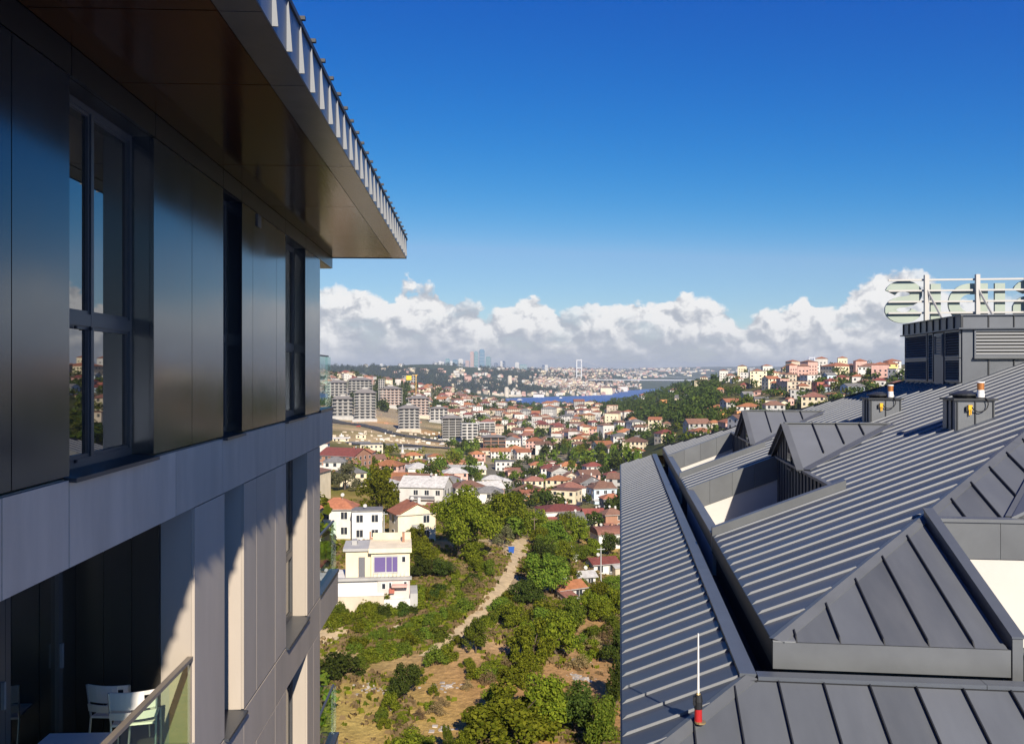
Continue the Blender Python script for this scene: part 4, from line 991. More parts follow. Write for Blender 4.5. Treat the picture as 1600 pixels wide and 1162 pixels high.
# ------------------------------------------------------------------ trees
L_OL = leafmat('olive green leaves', (.080, .110, .010), (.235, .255, .024))
L_GR = leafmat('fresh green leaves', (.070, .120, .014), (.190, .235, .030))
L_DK = leafmat('dark green leaves', (.035, .060, .012), (.095, .125, .024))
L_GY = leafmat('grey green leaves', (.11, .12, .055), (.21, .205, .10))
L_CF = leafmat('conifer needles', (.016, .030, .012), (.040, .060, .020))
L_BR = leafmat('dry bush twigs', (.20, .145, .07), (.34, .25, .12))
m_bark = mat('bark', (.09, .065, .045), .9, var=.3, vscale=4, bump=.4)
def leaf_mesh(name, centers, radii, n, size, material, seed, squash=1.0, up=.35, inner=.35):
    r = np.random.RandomState(seed)
    w = np.array(radii)**2; w = w/w.sum(); ci = r.choice(len(centers), n, p=w)
    d = r.normal(size=(n, 3)); d /= np.linalg.norm(d, axis=1)[:, None]
    rad = np.array(radii)[ci]*(inner+(1-inner)*r.rand(n)**.45)
    c = np.array(centers)[ci]+d*rad[:, None]*np.array((1, 1, squash))
    nn = d*.8+r.normal(size=(n, 3))*.5+np.array((0, 0, up)); nn /= np.linalg.norm(nn, axis=1)[:, None]
    a = np.cross(nn, r.normal(size=(n, 3))); a /= np.linalg.norm(a, axis=1)[:, None]; b = np.cross(nn, a)
    s = size*(.6+.8*r.rand(n))[:, None]
    q = np.stack([c-a*s*.5, c+b*s*.32+nn*s*.1, c+a*s*.5, c-b*s*.32+nn*s*.1], 1).reshape(-1, 3)
    me = bpy.data.meshes.new(name); me.vertices.add(len(q)); me.vertices.foreach_set('co', q.ravel())
    me.loops.add(4*n); me.loops.foreach_set('vertex_index', np.arange(4*n, dtype=np.int32)); me.polygons.add(n); me.polygons.foreach_set('loop_start', np.arange(0, 4*n, 4, dtype=np.int32))
    me.update(calc_edges=True); me.materials.append(material); return me
def crown(kind, seed, n, size, material):
    """crown in a unit box: width 1, z from 0 to 1"""
    r = random.Random(seed); C = []; R = []
    if kind == 'round':
        for i in range(30):
            th = r.random()*6.283; ph = r.uniform(-.6, 1.0); k = r.uniform(.45, 1.12)
            x = math.cos(th)*math.cos(ph*1.35)*.36*k; y = math.sin(th)*math.cos(ph*1.35)*.36*k; z = .54+.33*math.sin(ph*1.35)*k
            C.append((x, y, z)); R.append(r.uniform(.06, .18))
        C.append((0, 0, .52)); R.append(.25)
    elif kind == 'spread':
        for i in range(30):
            th = r.random()*6.283; k = math.sqrt(r.random()); z = .42+.42*(1-k*k)*r.uniform(.3, 1)+r.uniform(-.18, .05)
            C.append((math.cos(th)*.40*k, math.sin(th)*.40*k, z)); R.append(r.uniform(.08, .15))
    elif kind == 'shrub':
        for i in range(20):
            th = r.random()*6.283; k = math.sqrt(r.random()); z = .12+.6*(1-k*k)*r.uniform(.3, 1.1)
            C.append((math.cos(th)*.40*k, math.sin(th)*.40*k, z)); R.append(r.uniform(.10, .20))
    elif kind == 'cone':
        for i in range(26):
            z = i/26*.92+.04; k = (1-z)**.8*.40+.03
            for j in range(3):
                th = r.random()*6.283; C.append((math.cos(th)*k*.6, math.sin(th)*k*.6, z)); R.append(k*.55+.03)
    elif kind == 'umbrella':
        for i in range(24):
            th = r.random()*6.283; k = math.sqrt(r.random()); C.append((math.cos(th)*.40*k, math.sin(th)*.40*k, .75+.12*(1-k)+r.uniform(-.05, .08))); R.append(r.uniform(.08, .14))
    return leaf_mesh('crown', C, R, n, size, material, seed, .9)
def trunk_mesh(seed, top=.5, lean=.04, r0=.035, limbs=5):
    r = random.Random(seed); mb = MB(); pts = [Vector((0, 0, -.06))]
    for i in range(4): pts.append(Vector((r.uniform(-lean, lean)*(i+1)*.5, r.uniform(-lean, lean)*(i+1)*.5, top*(i+1)/4)))
    for i in range(4): mb.tube(pts[i], pts[i+1], r0*(1-.15*i), r0*(1-.15*(i+1)), 7, caps=False)
    for k in range(limbs):
        a = pts[2].lerp(pts[4], r.random()); th = r.random()*6.283; e = a+Vector((math.cos(th)*.28, math.sin(th)*.28, r.uniform(.12, .34))); m_ = a.lerp(e, .5)+Vector((0, 0, -.03))
        mb.tube(a, m_, r0*.45, r0*.3, 5, caps=False); mb.tube(m_, e, r0*.3, r0*.1, 5, caps=False)
    return mb.mesh('trunk', m_bark, smooth=True)
CR = {}
def variants(key, kind, n, size, material, cnt, seed): CR[key] = [crown(kind, seed+i, n, size, material) for i in range(cnt)]
variants('hero', 'round', 15000, .030, L_OL, 1, 11)
variants('olive', 'round', 5200, .048, L_OL, 3, 21); variants('green', 'round', 5200, .048, L_GR, 3, 31); variants('dark', 'round', 4200, .052, L_DK, 2, 41)
variants('grey', 'spread', 3600, .046, L_GY, 2, 51); variants('spread', 'spread', 5200, .048, L_OL, 2, 61)
variants('shrub', 'shrub', 2600, .065, L_OL, 4, 71); variants('shrubg', 'shrub', 2600, .065, L_GR, 3, 81); variants('dry', 'shrub', 1800, .05, L_BR, 2, 91); variants('shrubd', 'shrub', 2600, .065, L_DK, 2, 95)
variants('cone', 'cone', 1800, .06, L_CF, 2, 101); variants('pine', 'umbrella', 1400, .08, L_CF, 2, 111)
variants('midd', 'round', 620, .115, L_DK, 4, 121); variants('midg', 'round', 620, .115, L_GR, 3, 131); variants('mido', 'round', 620, .115, L_OL, 2, 141)
TK = [trunk_mesh(i) for i in range(4)]; TK_S = trunk_mesh(9, .25, .03, .02, 6); TK_P = trunk_mesh(12, .85, .02, .02, 6)
PLANTS = []
KINDN = {'hero': ('tree', 'broad olive green tree'), 'olive': ('tree', 'olive green tree'), 'green': ('tree', 'fresh green tree'), 'dark': ('tree', 'dark green tree'), 'grey': ('tree', 'grey green loose tree'),
         'spread': ('tree', 'spreading olive green tree'), 'shrub': ('shrub', 'olive green shrub'), 'shrubg': ('shrub', 'fresh green shrub'), 'shrubd': ('shrub', 'dark green shrub'), 'dry': ('shrub', 'dry brown bush'), 'cone': ('conifer', 'dark pointed conifer'),
         'pine': ('pine', 'dark umbrella pine'), 'midd': ('tree', 'dark green tree'), 'midg': ('tree', 'green tree'), 'mido': ('tree', 'olive tree')}
def plant(key, X, Y, w, h, where, sink=.02, label=None, parts=True):
    z = h1(X, Y); cat, base = KINDN[key]; r = RNG
    nm = {'tree': 'tree', 'shrub': 'shrub', 'conifer': 'conifer_tree', 'pine': 'pine_tree'}[cat]
    me = r.choice(CR[key]); rz = r.random()*6.283
    o = empty(nm, (X, Y, z-h*sink), rz); o.scale = (w*r.uniform(.88, 1.14), w*r.uniform(.88, 1.14), h*r.uniform(.92, 1.08)); o.rotation_euler = (r.uniform(-.09, .09), r.uniform(-.09, .09), rz)
    link('crown', me, o)
    link('trunk', TK_S if cat == 'shrub' else TK_P if cat == 'pine' else r.choice(TK), o)
    px = CX+F*X/Y
    PLANTS.append((o, label or base+' '+where, cat, px, 'trees' if cat != 'shrub' else 'shrubs')); return o
def plant_px(key, px, pyb, wpx, hpx, where, **k):
    g = ground_at(px, pyb); k.setdefault('sink', .13 if KINDN[key][0] == 'tree' else .06); hpx *= 1.1; wpx *= 1.06
    if g is None: return
    plant(key, g.x, g.y, wpx*g.y/F, hpx*g.y/F, where, **k)
W_S = 'on the near slope'
# nearer trees, (kind, x, base y, width, height) in photo pixels
for a in [('hero', 716, 876, 122, 118), ('olive', 594, 806, 72, 86), ('olive', 792, 838, 74, 76), ('grey', 538, 766, 48, 56), ('grey', 512, 764, 34, 34), ('grey', 780, 802, 50, 40),
          ('green', 846, 928, 86, 72), ('grey', 785, 852, 40, 38), ('olive', 686, 782, 26, 36), ('spread', 652, 862, 42, 50), ('dark', 655, 906, 46, 44), ('dark', 690, 905, 40, 38),
          ('olive', 838, 840, 60, 50), ('green', 866, 858, 56, 50), ('olive', 885, 838, 40, 40), ('olive', 905, 852, 40, 48), ('green', 764, 903, 30, 34), ('olive', 744, 897, 34, 34),
          ('olive', 852, 982, 66, 46), ('dark', 826, 948, 60, 52), ('spread', 828, 1038, 78, 84), ('olive', 868, 1026, 76, 78), ('green', 888, 990, 60, 62), ('olive', 818, 1072, 60, 66), ('green', 743, 1022, 50, 54),
          ('spread', 800, 1162, 140, 112), ('olive', 850, 1148, 90, 96), ('dark', 900, 1148, 84, 86), ('green', 940, 1170, 80, 90), ('dark', 632, 1092, 58, 62), ('olive', 775, 1120, 50, 60),
          ('green', 962, 930, 40, 32), ('olive', 936, 946, 46, 38), ('olive', 960, 970, 60, 60), ('green', 905, 880, 34, 36),
          ('dark', 952, 868, 36, 40), ('olive', 880, 880, 40, 36), ('spread', 645, 1190, 96, 62), ('shrubd', 530, 1062, 74, 60), ('dark', 962, 1100, 50, 80), ('green', 700, 1190, 22, 70), ('olive', 836, 905, 44, 40), ('green', 870, 905, 50, 44), ('olive', 805, 985, 44, 46), ('green', 842, 1000, 60, 60), ('olive', 938, 972, 50, 44), ('olive', 930, 968, 48, 44), ('dark', 845, 880, 46, 40), ('olive', 842, 858, 34, 34), ('green', 850, 868, 40, 36), ('olive', 925, 872, 34, 36), ('dark', 965, 1040, 50, 70), ('green', 955, 1000, 44, 44), ('olive', 730, 1180, 40, 50), ('olive', 665, 880, 44, 40), ('olive', 740, 880, 50, 40)]:
    plant_px(a[0], a[1], a[2], a[3], a[4], W_S)
# shrubs: rows across the slope and scattered
for a in [(680, 1040, 40, 40), (700, 1030, 36, 34), (655, 1065, 30, 26), (610, 1112, 34, 40), (596, 1126, 26, 28), (730, 1042, 26, 22), (715, 1010, 24, 22), (906, 1010, 30, 30), (925, 1000, 36, 36), (770, 1060, 28, 26)]:
    plant_px('shrubg' if RNG.random() < .5 else 'shrub', a[0], a[1], a[2], a[3], W_S)
rr = random.Random(5)
ROWS = iter(['along the upper row by the villa', 'along the middle row', 'along the lower row left of path', 'in the lowest row left of path', 'below the walnut tree', 'between walnut tree and path', 'right beside the path', 'on the brown earth', 'on the bare right slope', 'below the orange roofed shed', 'near the lower edge', 'at the villa wall', 'among the right trees', 'right of the path bend'])
def row(x0, y0, x1, y1, n, jx, jy, w0, w1, keys):
    where = next(ROWS)
    n = int(n*1.5)
    for i in range(n):
        t = (i+.5)/n; s = rr.uniform(w0, w1)*1.1
        plant_px(rr.choice(keys), x0+(x1-x0)*t+rr.uniform(-jx, jx), y0+(y1-y0)*t+rr.uniform(-jy, jy), s, s*rr.uniform(.7, 1.0), where)
row(515, 982, 660, 935, 12, 6, 6, 22, 36, ['shrub', 'shrubg', 'shrub']); row(560, 985, 755, 908, 14, 6, 6, 20, 32, ['shrub', 'shrub', 'shrubd'])
row(545, 1018, 740, 955, 13, 7, 6, 20, 34, ['shrubg', 'shrub']); row(560, 1045, 690, 992, 9, 6, 6, 22, 36, ['shrub', 'shrubg'])
row(640, 945, 742, 925, 10, 8, 9, 18, 30, ['shrub', 'dry', 'shrub']); row(700, 905, 770, 880, 5, 8, 5, 16, 26, ['shrub', 'dry'])
row(760, 985, 800, 930, 6, 6, 6, 20, 32, ['shrubg', 'shrub']); row(735, 1085, 800, 1040, 6, 16, 12, 20, 34, ['dry', 'shrub', 'dry'])
row(900, 1045, 965, 985, 9, 14, 14, 22, 40, ['shrub', 'dry', 'shrubg']); row(860, 905, 965, 950, 8, 10, 14, 20, 34, ['shrub', 'shrubg'])
row(600, 1150, 700, 1090, 7, 18, 14, 14, 26, ['dry', 'shrub', 'dry']); row(520, 960, 560, 945, 4, 6, 6, 18, 28, ['shrubg']); row(860, 1000, 915, 960, 5, 8, 8, 20, 34, ['shrub', 'shrubg'])
row(790, 960, 830, 1010, 5, 8, 8, 24, 36, ['shrub', 'shrubg'])
# ground cover: low weeds and dry grass on the near slope
def ground_cover():
    r = np.random.RandomState(8); n = 60000
    Y = np.exp(r.uniform(math.log(85), math.log(270), n)); X = (r.uniform(480, 1000, n)-CX)/F*Y
    keep = (fbm(X/7.0, Y/7.0, 3)+r.normal(size=n)*.12) > .02; X, Y = X[keep], Y[keep]; n = len(X); Z = hz(X, Y)
    px = CX+F*X/Y; py = CY-F*Z/Y
    path = np.array([(821, 838), (806, 858), (800, 886), (794, 903), (775, 926), (756, 951), (733, 975), (714, 990), (690, 1008), (664, 1027)], float)
    dmin = np.full(n, 1e9)
    for a, b in zip(path[:-1], path[1:]):
        ab = b-a; t = np.clip(((px-a[0])*ab[0]+(py-a[1])*ab[1])/(ab@ab), 0, 1); dmin = np.minimum(dmin, np.hypot(px-a[0]-ab[0]*t, py-a[1]-ab[1]*t))
    soil = (((px-710)/75)**2+((py-1090)/80)**2 < 1)|(((px-930)/50)**2+((py-1030)/60)**2 < 1)|(((px-560)/60)**2+((py-1110)/50)**2 < 1)
    k = (dmin > 11) & (~soil | (r.rand(n) < .07)); X, Y, Z = X[k], Y[k], Z[k]; n = len(X)
    s = r.uniform(.25, .8, n)*(.8+Y/300)
    for nm, m_, sel in (('weeds', L_OL, r.rand(n) < .45), ('dry_grass', L_BR, None)):
        if sel is None: sel = ~last
        last = sel; x, y, z, q = X[sel], Y[sel], Z[sel], s[sel]; m = len(x); V = []; 
        for j in range(3):
            th = r.rand(m)*6.283; dx = np.cos(th)*q*.5; dy = np.sin(th)*q*.5; ox = r.normal(size=m)*q*.5; oy = r.normal(size=m)*q*.5
            V.append(np.stack([np.stack([x+ox-dx, y+oy-dy, z+.0*q], 1), np.stack([x+ox+dx, y+oy+dy, z+.0*q], 1), np.stack([x+ox+dx*.6+r.normal(size=m)*q*.2, y+oy+dy*.6, z+q*.55], 1), np.stack([x+ox-dx*.6, y+oy-dy*.6+r.normal(size=m)*q*.2, z+q*.55], 1)], 1))
        V = np.concatenate(V).reshape(-1, 3); c = len(V)//4
        me = bpy.data.meshes.new(nm); me.vertices.add(len(V)); me.vertices.foreach_set('co', V.ravel()); me.loops.add(4*c); me.loops.foreach_set('vertex_index', np.arange(4*c, dtype=np.int32))
        me.polygons.add(c); me.polygons.foreach_set('loop_start', np.arange(0, 4*c, 4, dtype=np.int32)); me.update(calc_edges=True); me.materials.append(m_)
        tag(link(nm, me), kind='stuff')
ground_cover()
# ------------------------------------------------------------------ houses
WALLS = {'white': (.66, .635, .59), 'cream': (.72, .62, .44), 'pink': (.62, .38, .32), 'orange': (.70, .34, .12), 'grey': (.42, .41, .39), 'pale blue': (.50, .60, .68), 'yellow': (.72, .52, .20), 'brick': (.38, .20, .13), 'beige': (.58, .49, .38), 'green': (.40, .48, .40), 'dark grey': (.16, .16, .17), 'red': (.45, .14, .10), 'pale pink': (.62, .53, .49)}
ROOFS = {'terracotta': (.32, .122, .062), 'dark red': (.20, .055, .042), 'brown': (.185, .098, .066), 'orange tile': (.36, .145, .062), 'grey': (.17, .165, .16), 'white sheet': (.44, .425, .40), 'faded red': (.25, .11, .078)}
MWALL = {k: mat('house wall '+k, v, .85, var=.14, vscale=.5, rand=.14, dirt=.5, dcol=tuple(c*.62 for c in v), stretch=(1, 1, .45)) for k, v in WALLS.items()}
MROOF = {k: mat('house roof '+k, v, .8, var=.30, vscale=1.1, rand=.22, dirt=.45, dcol=tuple(c*.55+.02 for c in v)) for k, v in ROOFS.items()}
m_hwin = mat('house window glass', (.03, .035, .045), .15); m_hfr = mat('house window frame', (.70, .69, .66), .6)
OCC = []
HOUSES = []
def free(X, Y, r): return all((X-a)**2+(Y-b)**2 > (r+c)**2 for a, b, c in OCC)
def roof_faces(mb, w, d, h, rise, kind, ov=.45, mi=0):
    W, D = w/2+ov, d/2+ov; t = .18
    if kind == 'hip':
        k = min(W, D)*.95
        A, B_, C_, E = (-W, -D, h), (W, -D, h), (W, D, h), (-W, D, h)
        if W > D: p, q = (-W+k, 0, h+rise), (W-k, 0, h+rise); fs = [(A, B_, q, p), (B_, C_, q), (C_, E, p, q), (E, A, p)]
        else: p, q = (0, -D+k, h+rise), (0, D-k, h+rise); fs = [(A, B_, p), (B_, C_, q, p), (C_, E, q), (E, A, p, q)]
        for f in fs: mb.poly(f, mi)
        mb.hexa([(-W, -D, h-t), (W, -D, h-t), (W, D, h-t), (-W, D, h-t), A, B_, C_, E], mi)
    elif kind in ('gable', 'gablef'):
        sw = kind == 'gablef'
        def P(x, y, z): return (y, x, z) if sw else (x, y, z)
        if sw: W, D = D, W
        for s in (-1, 1):
            a, b, c, e = (-W, s*D, h-.1), (W, s*D, h-.1), (W, 0, h+rise), (-W, 0, h+rise)
            mb.hexa([P(*(q[0], q[1], q[2]-t)) for q in (a, b, c, e)]+[P(*q) for q in (a, b, c, e)], mi)
    elif kind == 'flat':
        mb.box(-W+ov-.1, W-ov+.1, -D+ov-.1, D-ov+.1, h, h+.35, mi)
    elif kind == 'barrel':
        n = 8
        for i in range(n):
            a0, a1 = math.pi*i/n, math.pi*(i+1)/n
            mb.hexa([(-W, -D*math.cos(a0), h), (W, -D*math.cos(a0), h), (W, -D*math.cos(a1), h), (-W, -D*math.cos(a1), h), (-W, -D*math.cos(a0), h+rise*math.sin(a0)+.05), (W, -D*math.cos(a0), h+rise*math.sin(a0)+.05), (W, -D*math.cos(a1), h+rise*math.sin(a1)+.05), (-W, -D*math.cos(a1), h+rise*math.sin(a1)+.05)], mi)
def gable_fill(mb, w, d, h, rise, kind):
    if kind == 'gable':
        for s in (-1, 1): mb.poly([(s*w/2, -d/2, h), (s*w/2, d/2, h), (s*w/2, 0, h+rise-.1)])
    if kind == 'gablef':
        for s in (-1, 1): mb.poly([(-w/2, s*d/2, h), (w/2, s*d/2, h), (0, s*d/2, h+rise-.1)])
def house(X, Y, w, d, h, rise, wall, roof, kind, yaw, where, detail, storeys=None, label=None, cat='house', name='house', sinkz=2.5, ledge=False):
    z = min(h1(X+sx_*w*.4, Y+sy_*d*.4) for sx_ in (-1, 1) for sy_ in (-1, 1)); z = max(z, h1(X, Y)-2.0)
    o = empty(name, (X, Y, z), yaw); OCC.append((X, Y, max(w, d)*.55))
    st = storeys or max(1, int(round(h/3.0))); fh = h/st
    bays = max(2, int(w/2.8)); baysd = max(1, int(d/3.4))
    wallm = MB()
    wallm.box(-w/2, w/2, -d/2, d/2, -sinkz, h); gable_fill(wallm, w, d, h, rise, kind)
    wins = []
    r = random.Random(int(X*13+Y*7))
    for k in range(st):
        for i in range(bays):
            if r.random() < .12: continue
            cx = -w/2+w*(i+.5)/bays; ww = min(1.3, w/bays*.5); z0 = k*fh+fh*.32; wins.append((cx, -d/2, ww, z0, min(1.45, fh*.5), 0))
        for i in range(baysd):
            cy = -d/2+d*(i+.5)/baysd
            for s in (-1, 1): wins.append((s*w/2, cy, min(1.2, d/baysd*.45), k*fh+fh*.32, min(1.45, fh*.5), s))
    if detail == 2:
        wallm.build('wall', MWALL[wall], o)
        rf = MB(); roof_faces(rf, w, d, h, rise, kind); ro = rf.build('roof', MROOF[roof], o)
        if kind != 'flat' and r.random() < .8:
            c = MB(); c.box(w*.18, w*.18+.6, d*.1, d*.1+.5, h+rise*.2, h+rise+.5); c.build('chimney', MWALL['white' if r.random() < .6 else 'brick'], ro)
        for (cx, cy, ww, z0, hh, s) in wins:
            f = MB(); g = MB()
            if s == 0: f.box(cx-ww/2-.1, cx+ww/2+.1, cy-.06, cy-.005, z0-.12, z0+hh+.1); g.box(cx-ww/2, cx-.04, cy-.09, cy-.055, z0, z0+hh); g.box(cx+.04, cx+ww/2, cy-.09, cy-.055, z0, z0+hh)
            else: f.box(min(cx, cx+s*.06)+.005*s, max(cx, cx+s*.06), cy-ww/2-.1, cy+ww/2+.1, z0-.12, z0+hh+.1); g.box(min(cx+s*.055, cx+s*.09), max(cx+s*.055, cx+s*.09), cy-ww/2, cy+ww/2, z0, z0+hh)
            fo = f.build('window', m_hfr, o); g.build('pane', m_hwin, fo)
        # door, plinth, lean-to, dish and eaves gutter
        dx = r.uniform(-.3, .3)*w; q = MB(); q.box(dx-.5, dx+.5, -d/2-.05, -d/2-.004, 0, 2.1); q.build('door', MWALL[r.choice(['dark grey', 'brick', 'grey'])], o)
        q = MB(); q.box(-w/2-.05, w/2+.05, -d/2-.05, d/2+.05, -sinkz, .0); q.build('plinth', MWALL['grey'], o)
        if kind != 'flat': q = MB(); q.box(-w/2-.5, w/2+.5, -d/2-.56, -d/2-.46, h-.2, h-.08); q.build('gutter', MWALL['grey'], o)
        if r.random() < .7:
            lw = w*r.uniform(.3, .5); lx = r.choice([-1, 1])*(w/2-lw/2+r.uniform(0, .4)*lw); ld = r.uniform(1.6, 3.0); lh = 2.4
            q = MB(); q.hexa([(lx-lw/2, -d/2-ld, -sinkz), (lx+lw/2, -d/2-ld, -sinkz), (lx+lw/2, -d/2-.005, -sinkz), (lx-lw/2, -d/2-.005, -sinkz), (lx-lw/2, -d/2-ld, lh-.5), (lx+lw/2, -d/2-ld, lh-.5), (lx+lw/2, -d/2-.005, lh), (lx-lw/2, -d/2-.005, lh)])
            a_ = q.build('lean_to', MWALL[r.choice([wall, 'grey', 'beige'])], o); q = MB(); q.hexa([(lx-lw/2-.2, -d/2-ld-.3, lh-.55), (lx+lw/2+.2, -d/2-ld-.3, lh-.55), (lx+lw/2+.2, -d/2-.006, lh+.02), (lx-lw/2-.2, -d/2-.006, lh+.02), (lx-lw/2-.2, -d/2-ld-.3, lh-.47), (lx+lw/2+.2, -d/2-ld-.3, lh-.47), (lx+lw/2+.2, -d/2-.006, lh+.1), (lx-lw/2-.2, -d/2-.006, lh+.1)]); q.build('canopy', MROOF[r.choice(['grey', roof, 'white sheet', 'faded red'])], a_)
        if st > 1 and r.random() < .6:
            bw = w*r.uniform(.3, .6); bx = r.uniform(-.2, .2)*w; q = MB(); q.box(bx-bw/2, bx+bw/2, -d/2-1.1, -d/2-.004, fh-.1, fh+.06); b_ = q.build('balcony', MWALL['white'], o); q = MB(); q.box(bx-bw/2, bx+bw/2, -d/2-1.1, -d/2-1.04, fh+.06, fh+.95); q.build('railing', MWALL[r.choice(['grey', 'white', 'dark grey'])], b_)
        q = MB(); px_ = r.uniform(-.4, .4)*w; q.tube((px_, -d*.1, h), (px_, -d*.1, h+rise+.7), .03, .03, 5); q.tube((px_, -d*.1-.05, h+rise+.6), (px_, -d*.1-.18, h+rise+.66), .34, .40, 10); q.build('satellite_dish', MWALL['grey'], o)
        if ledge:
            for k in range(1, st): b = MB(); b.box(-w*.45, w*.45, -d/2-1.1, -d/2-.003, k*fh-.08, k*fh+.08); bo = b.build('balcony', MWALL['white'], o); b = MB(); b.box(-w*.45, w*.45, -d/2-1.1, -d/2-1.05, k*fh+.08, k*fh+.95); b.build('railing', MWALL['grey'], bo)
    else:
        for (cx, cy, ww, z0, hh, s) in wins:
            if s == 0: wallm.box(cx-ww/2, cx+ww/2, cy-.05, cy-.004, z0, z0+hh, 1)
            else: wallm.box(min(cx+s*.004, cx+s*.05), max(cx+s*.004, cx+s*.05), cy-ww/2, cy+ww/2, z0, z0+hh, 1)
        wallm.build('wall', [MWALL[wall], m_hwin], o)
        rf = MB(); roof_faces(rf, w, d, h, rise, kind); rf.build('roof', MROOF[roof], o)
    rn = {'flat': 'flat roof'}.get(kind, '%s roof' % roof)
    size = 'tall' if st >= 4 else 'low' if st == 1 else 'two storey' if st == 2 else 'three storey'
    if label: tag(o, label, cat)
    else: HOUSES.append((o, '%s %s house, %s, %s' % (size, wall, rn, where), cat, CX+F*X/Y, 'houses '+where))
    return o
def house_px(x0, x1, yt, yb, wall, roof, kind='hip', where='', yaw=None, detail=None, dr=.8, rf=.28, storeys=None, **k):
    """box of photo pixels -> a house of that size standing where its base meets the ground"""
    g = ground_at((x0+x1)/2, yb)
    if g is None: return None
    sc = g.y/F; W = (x1-x0)*sc; H = (yb-yt)*sc
    yaw = RNG.uniform(-.45, .45) if yaw is None else yaw
    w = W/(abs(math.cos(yaw))+dr*abs(math.sin(yaw))); d = w*dr
    rise = 0.35 if kind == 'flat' else min(H*rf, w*.26); h = H-rise
    if detail is None: detail = 2 if (yb-yt) > 16 else 1
    f = Vector((g.x, g.y)); ctr = f+f.normalized()*d*.5
    return house(ctr.x, ctr.y, w, d, h, rise, wall, roof, kind, yaw+math.atan2(-g.x, g.y)*0, where, detail, storeys, **k)
V = 'in the near valley'
near = [ # x0 x1 ytop ybase wall roof kind yaw
 (626, 706, 741, 792, 'white', 'white sheet', 'gable', -.18), (606, 682, 784, 846, 'cream', 'terracotta', 'gablef', .42), (700, 762, 744, 776, 'white', 'brown', 'hip', .35),
 (498, 580, 697, 736, 'brick', 'dark red', 'gable', -.4), (500, 556, 780, 842, 'white', 'terracotta', 'hip', 0), (548, 600, 797, 846, 'white', 'grey', 'flat', .15),
 (560, 600, 690, 712, 'cream', 'grey', 'flat', .2), (767, 799, 745, 761, 'white', 'white sheet', 'hip', .2), (772, 806, 719, 735, 'white', 'grey', 'flat', .1),
 (816, 848, 744, 765, 'white', 'dark red', 'hip', .15), (854, 889, 728, 757, 'grey', 'brown', 'gablef', .3), (880, 900, 738, 762, 'beige', 'brown', 'gablef', .3), (894, 942, 740, 778, 'dark grey', 'brown', 'gablef', .35),
 (917, 963, 750, 786, 'pale blue', 'brown', 'hip', .3), (910, 943, 720, 741, 'white', 'dark red', 'hip', .25), (943, 972, 734, 753, 'white', 'dark red', 'hip', .2), (937, 972, 771, 795, 'dark grey', 'terracotta', 'hip', .2),
 (836, 914, 785, 812, 'white', 'dark red', 'hip', .25), (871, 913, 797, 826, 'white', 'grey', 'gable', .2), (908, 944, 794, 824, 'cream', 'dark red', 'gable', .2), (937, 975, 793, 826, 'brick', 'brown', 'hip', .3),
 (923, 975, 824, 858, 'white', 'faded red', 'barrel', .3), (808, 866, 765, 782, 'orange', 'terracotta', 'gable', .2), (914, 966, 869, 896, 'white', 'dark red', 'gable', .35), (891, 930, 889, 912, 'white', 'white sheet', 'gable', .3),
 (858, 914, 905, 936, 'white', 'orange tile', 'gable', .5), (884, 904, 857, 874, 'white', 'orange tile', 'gable', .4), (790, 818, 732, 745, 'pink', 'brown', 'hip', .2), (826, 852, 722, 738, 'cream', 'terracotta', 'hip', .1), (803, 822, 748, 762, 'white', 'brown', 'hip', .3)]
for (x0, x1, yt, yb, wl, rf, kd, yw) in near:
    house_px(x0, x1, yt, yb, wl, rf, kd, V, yw)
C_ = 'by the fields'
for (x0, x1, yt, yb, wl, rf, kd) in [(628, 661, 705, 721, 'cream', 'orange tile', 'hip'), (640, 668, 716, 728, 'beige', 'orange tile', 'hip'), (668, 693, 707, 721, 'white', 'orange tile', 'hip'), (692, 730, 714, 729, 'brick', 'orange tile', 'hip'), (741, 775, 700, 711, 'beige', 'orange tile', 'hip'), (765, 798, 700, 717, 'white', 'orange tile', 'gable'),
        (797, 812, 696, 708, 'brick', 'orange tile', 'hip'), (806, 818, 702, 714, 'cream', 'orange tile', 'hip'), (598, 626, 712, 724, 'beige', 'orange tile', 'hip'), (664, 682, 724, 736, 'beige', 'brown', 'hip'), (700, 722, 730, 744, 'beige', 'brown', 'hip'), (676, 700, 727, 742, 'white', 'brown', 'hip'), (735, 756, 716, 728, 'white', 'terracotta', 'hip'), (580, 600, 714, 726, 'white', 'brown', 'hip')]:
    house_px(x0, x1, yt, yb, wl, rf, kd, C_, detail=1)
RH = 'on the right hillside'
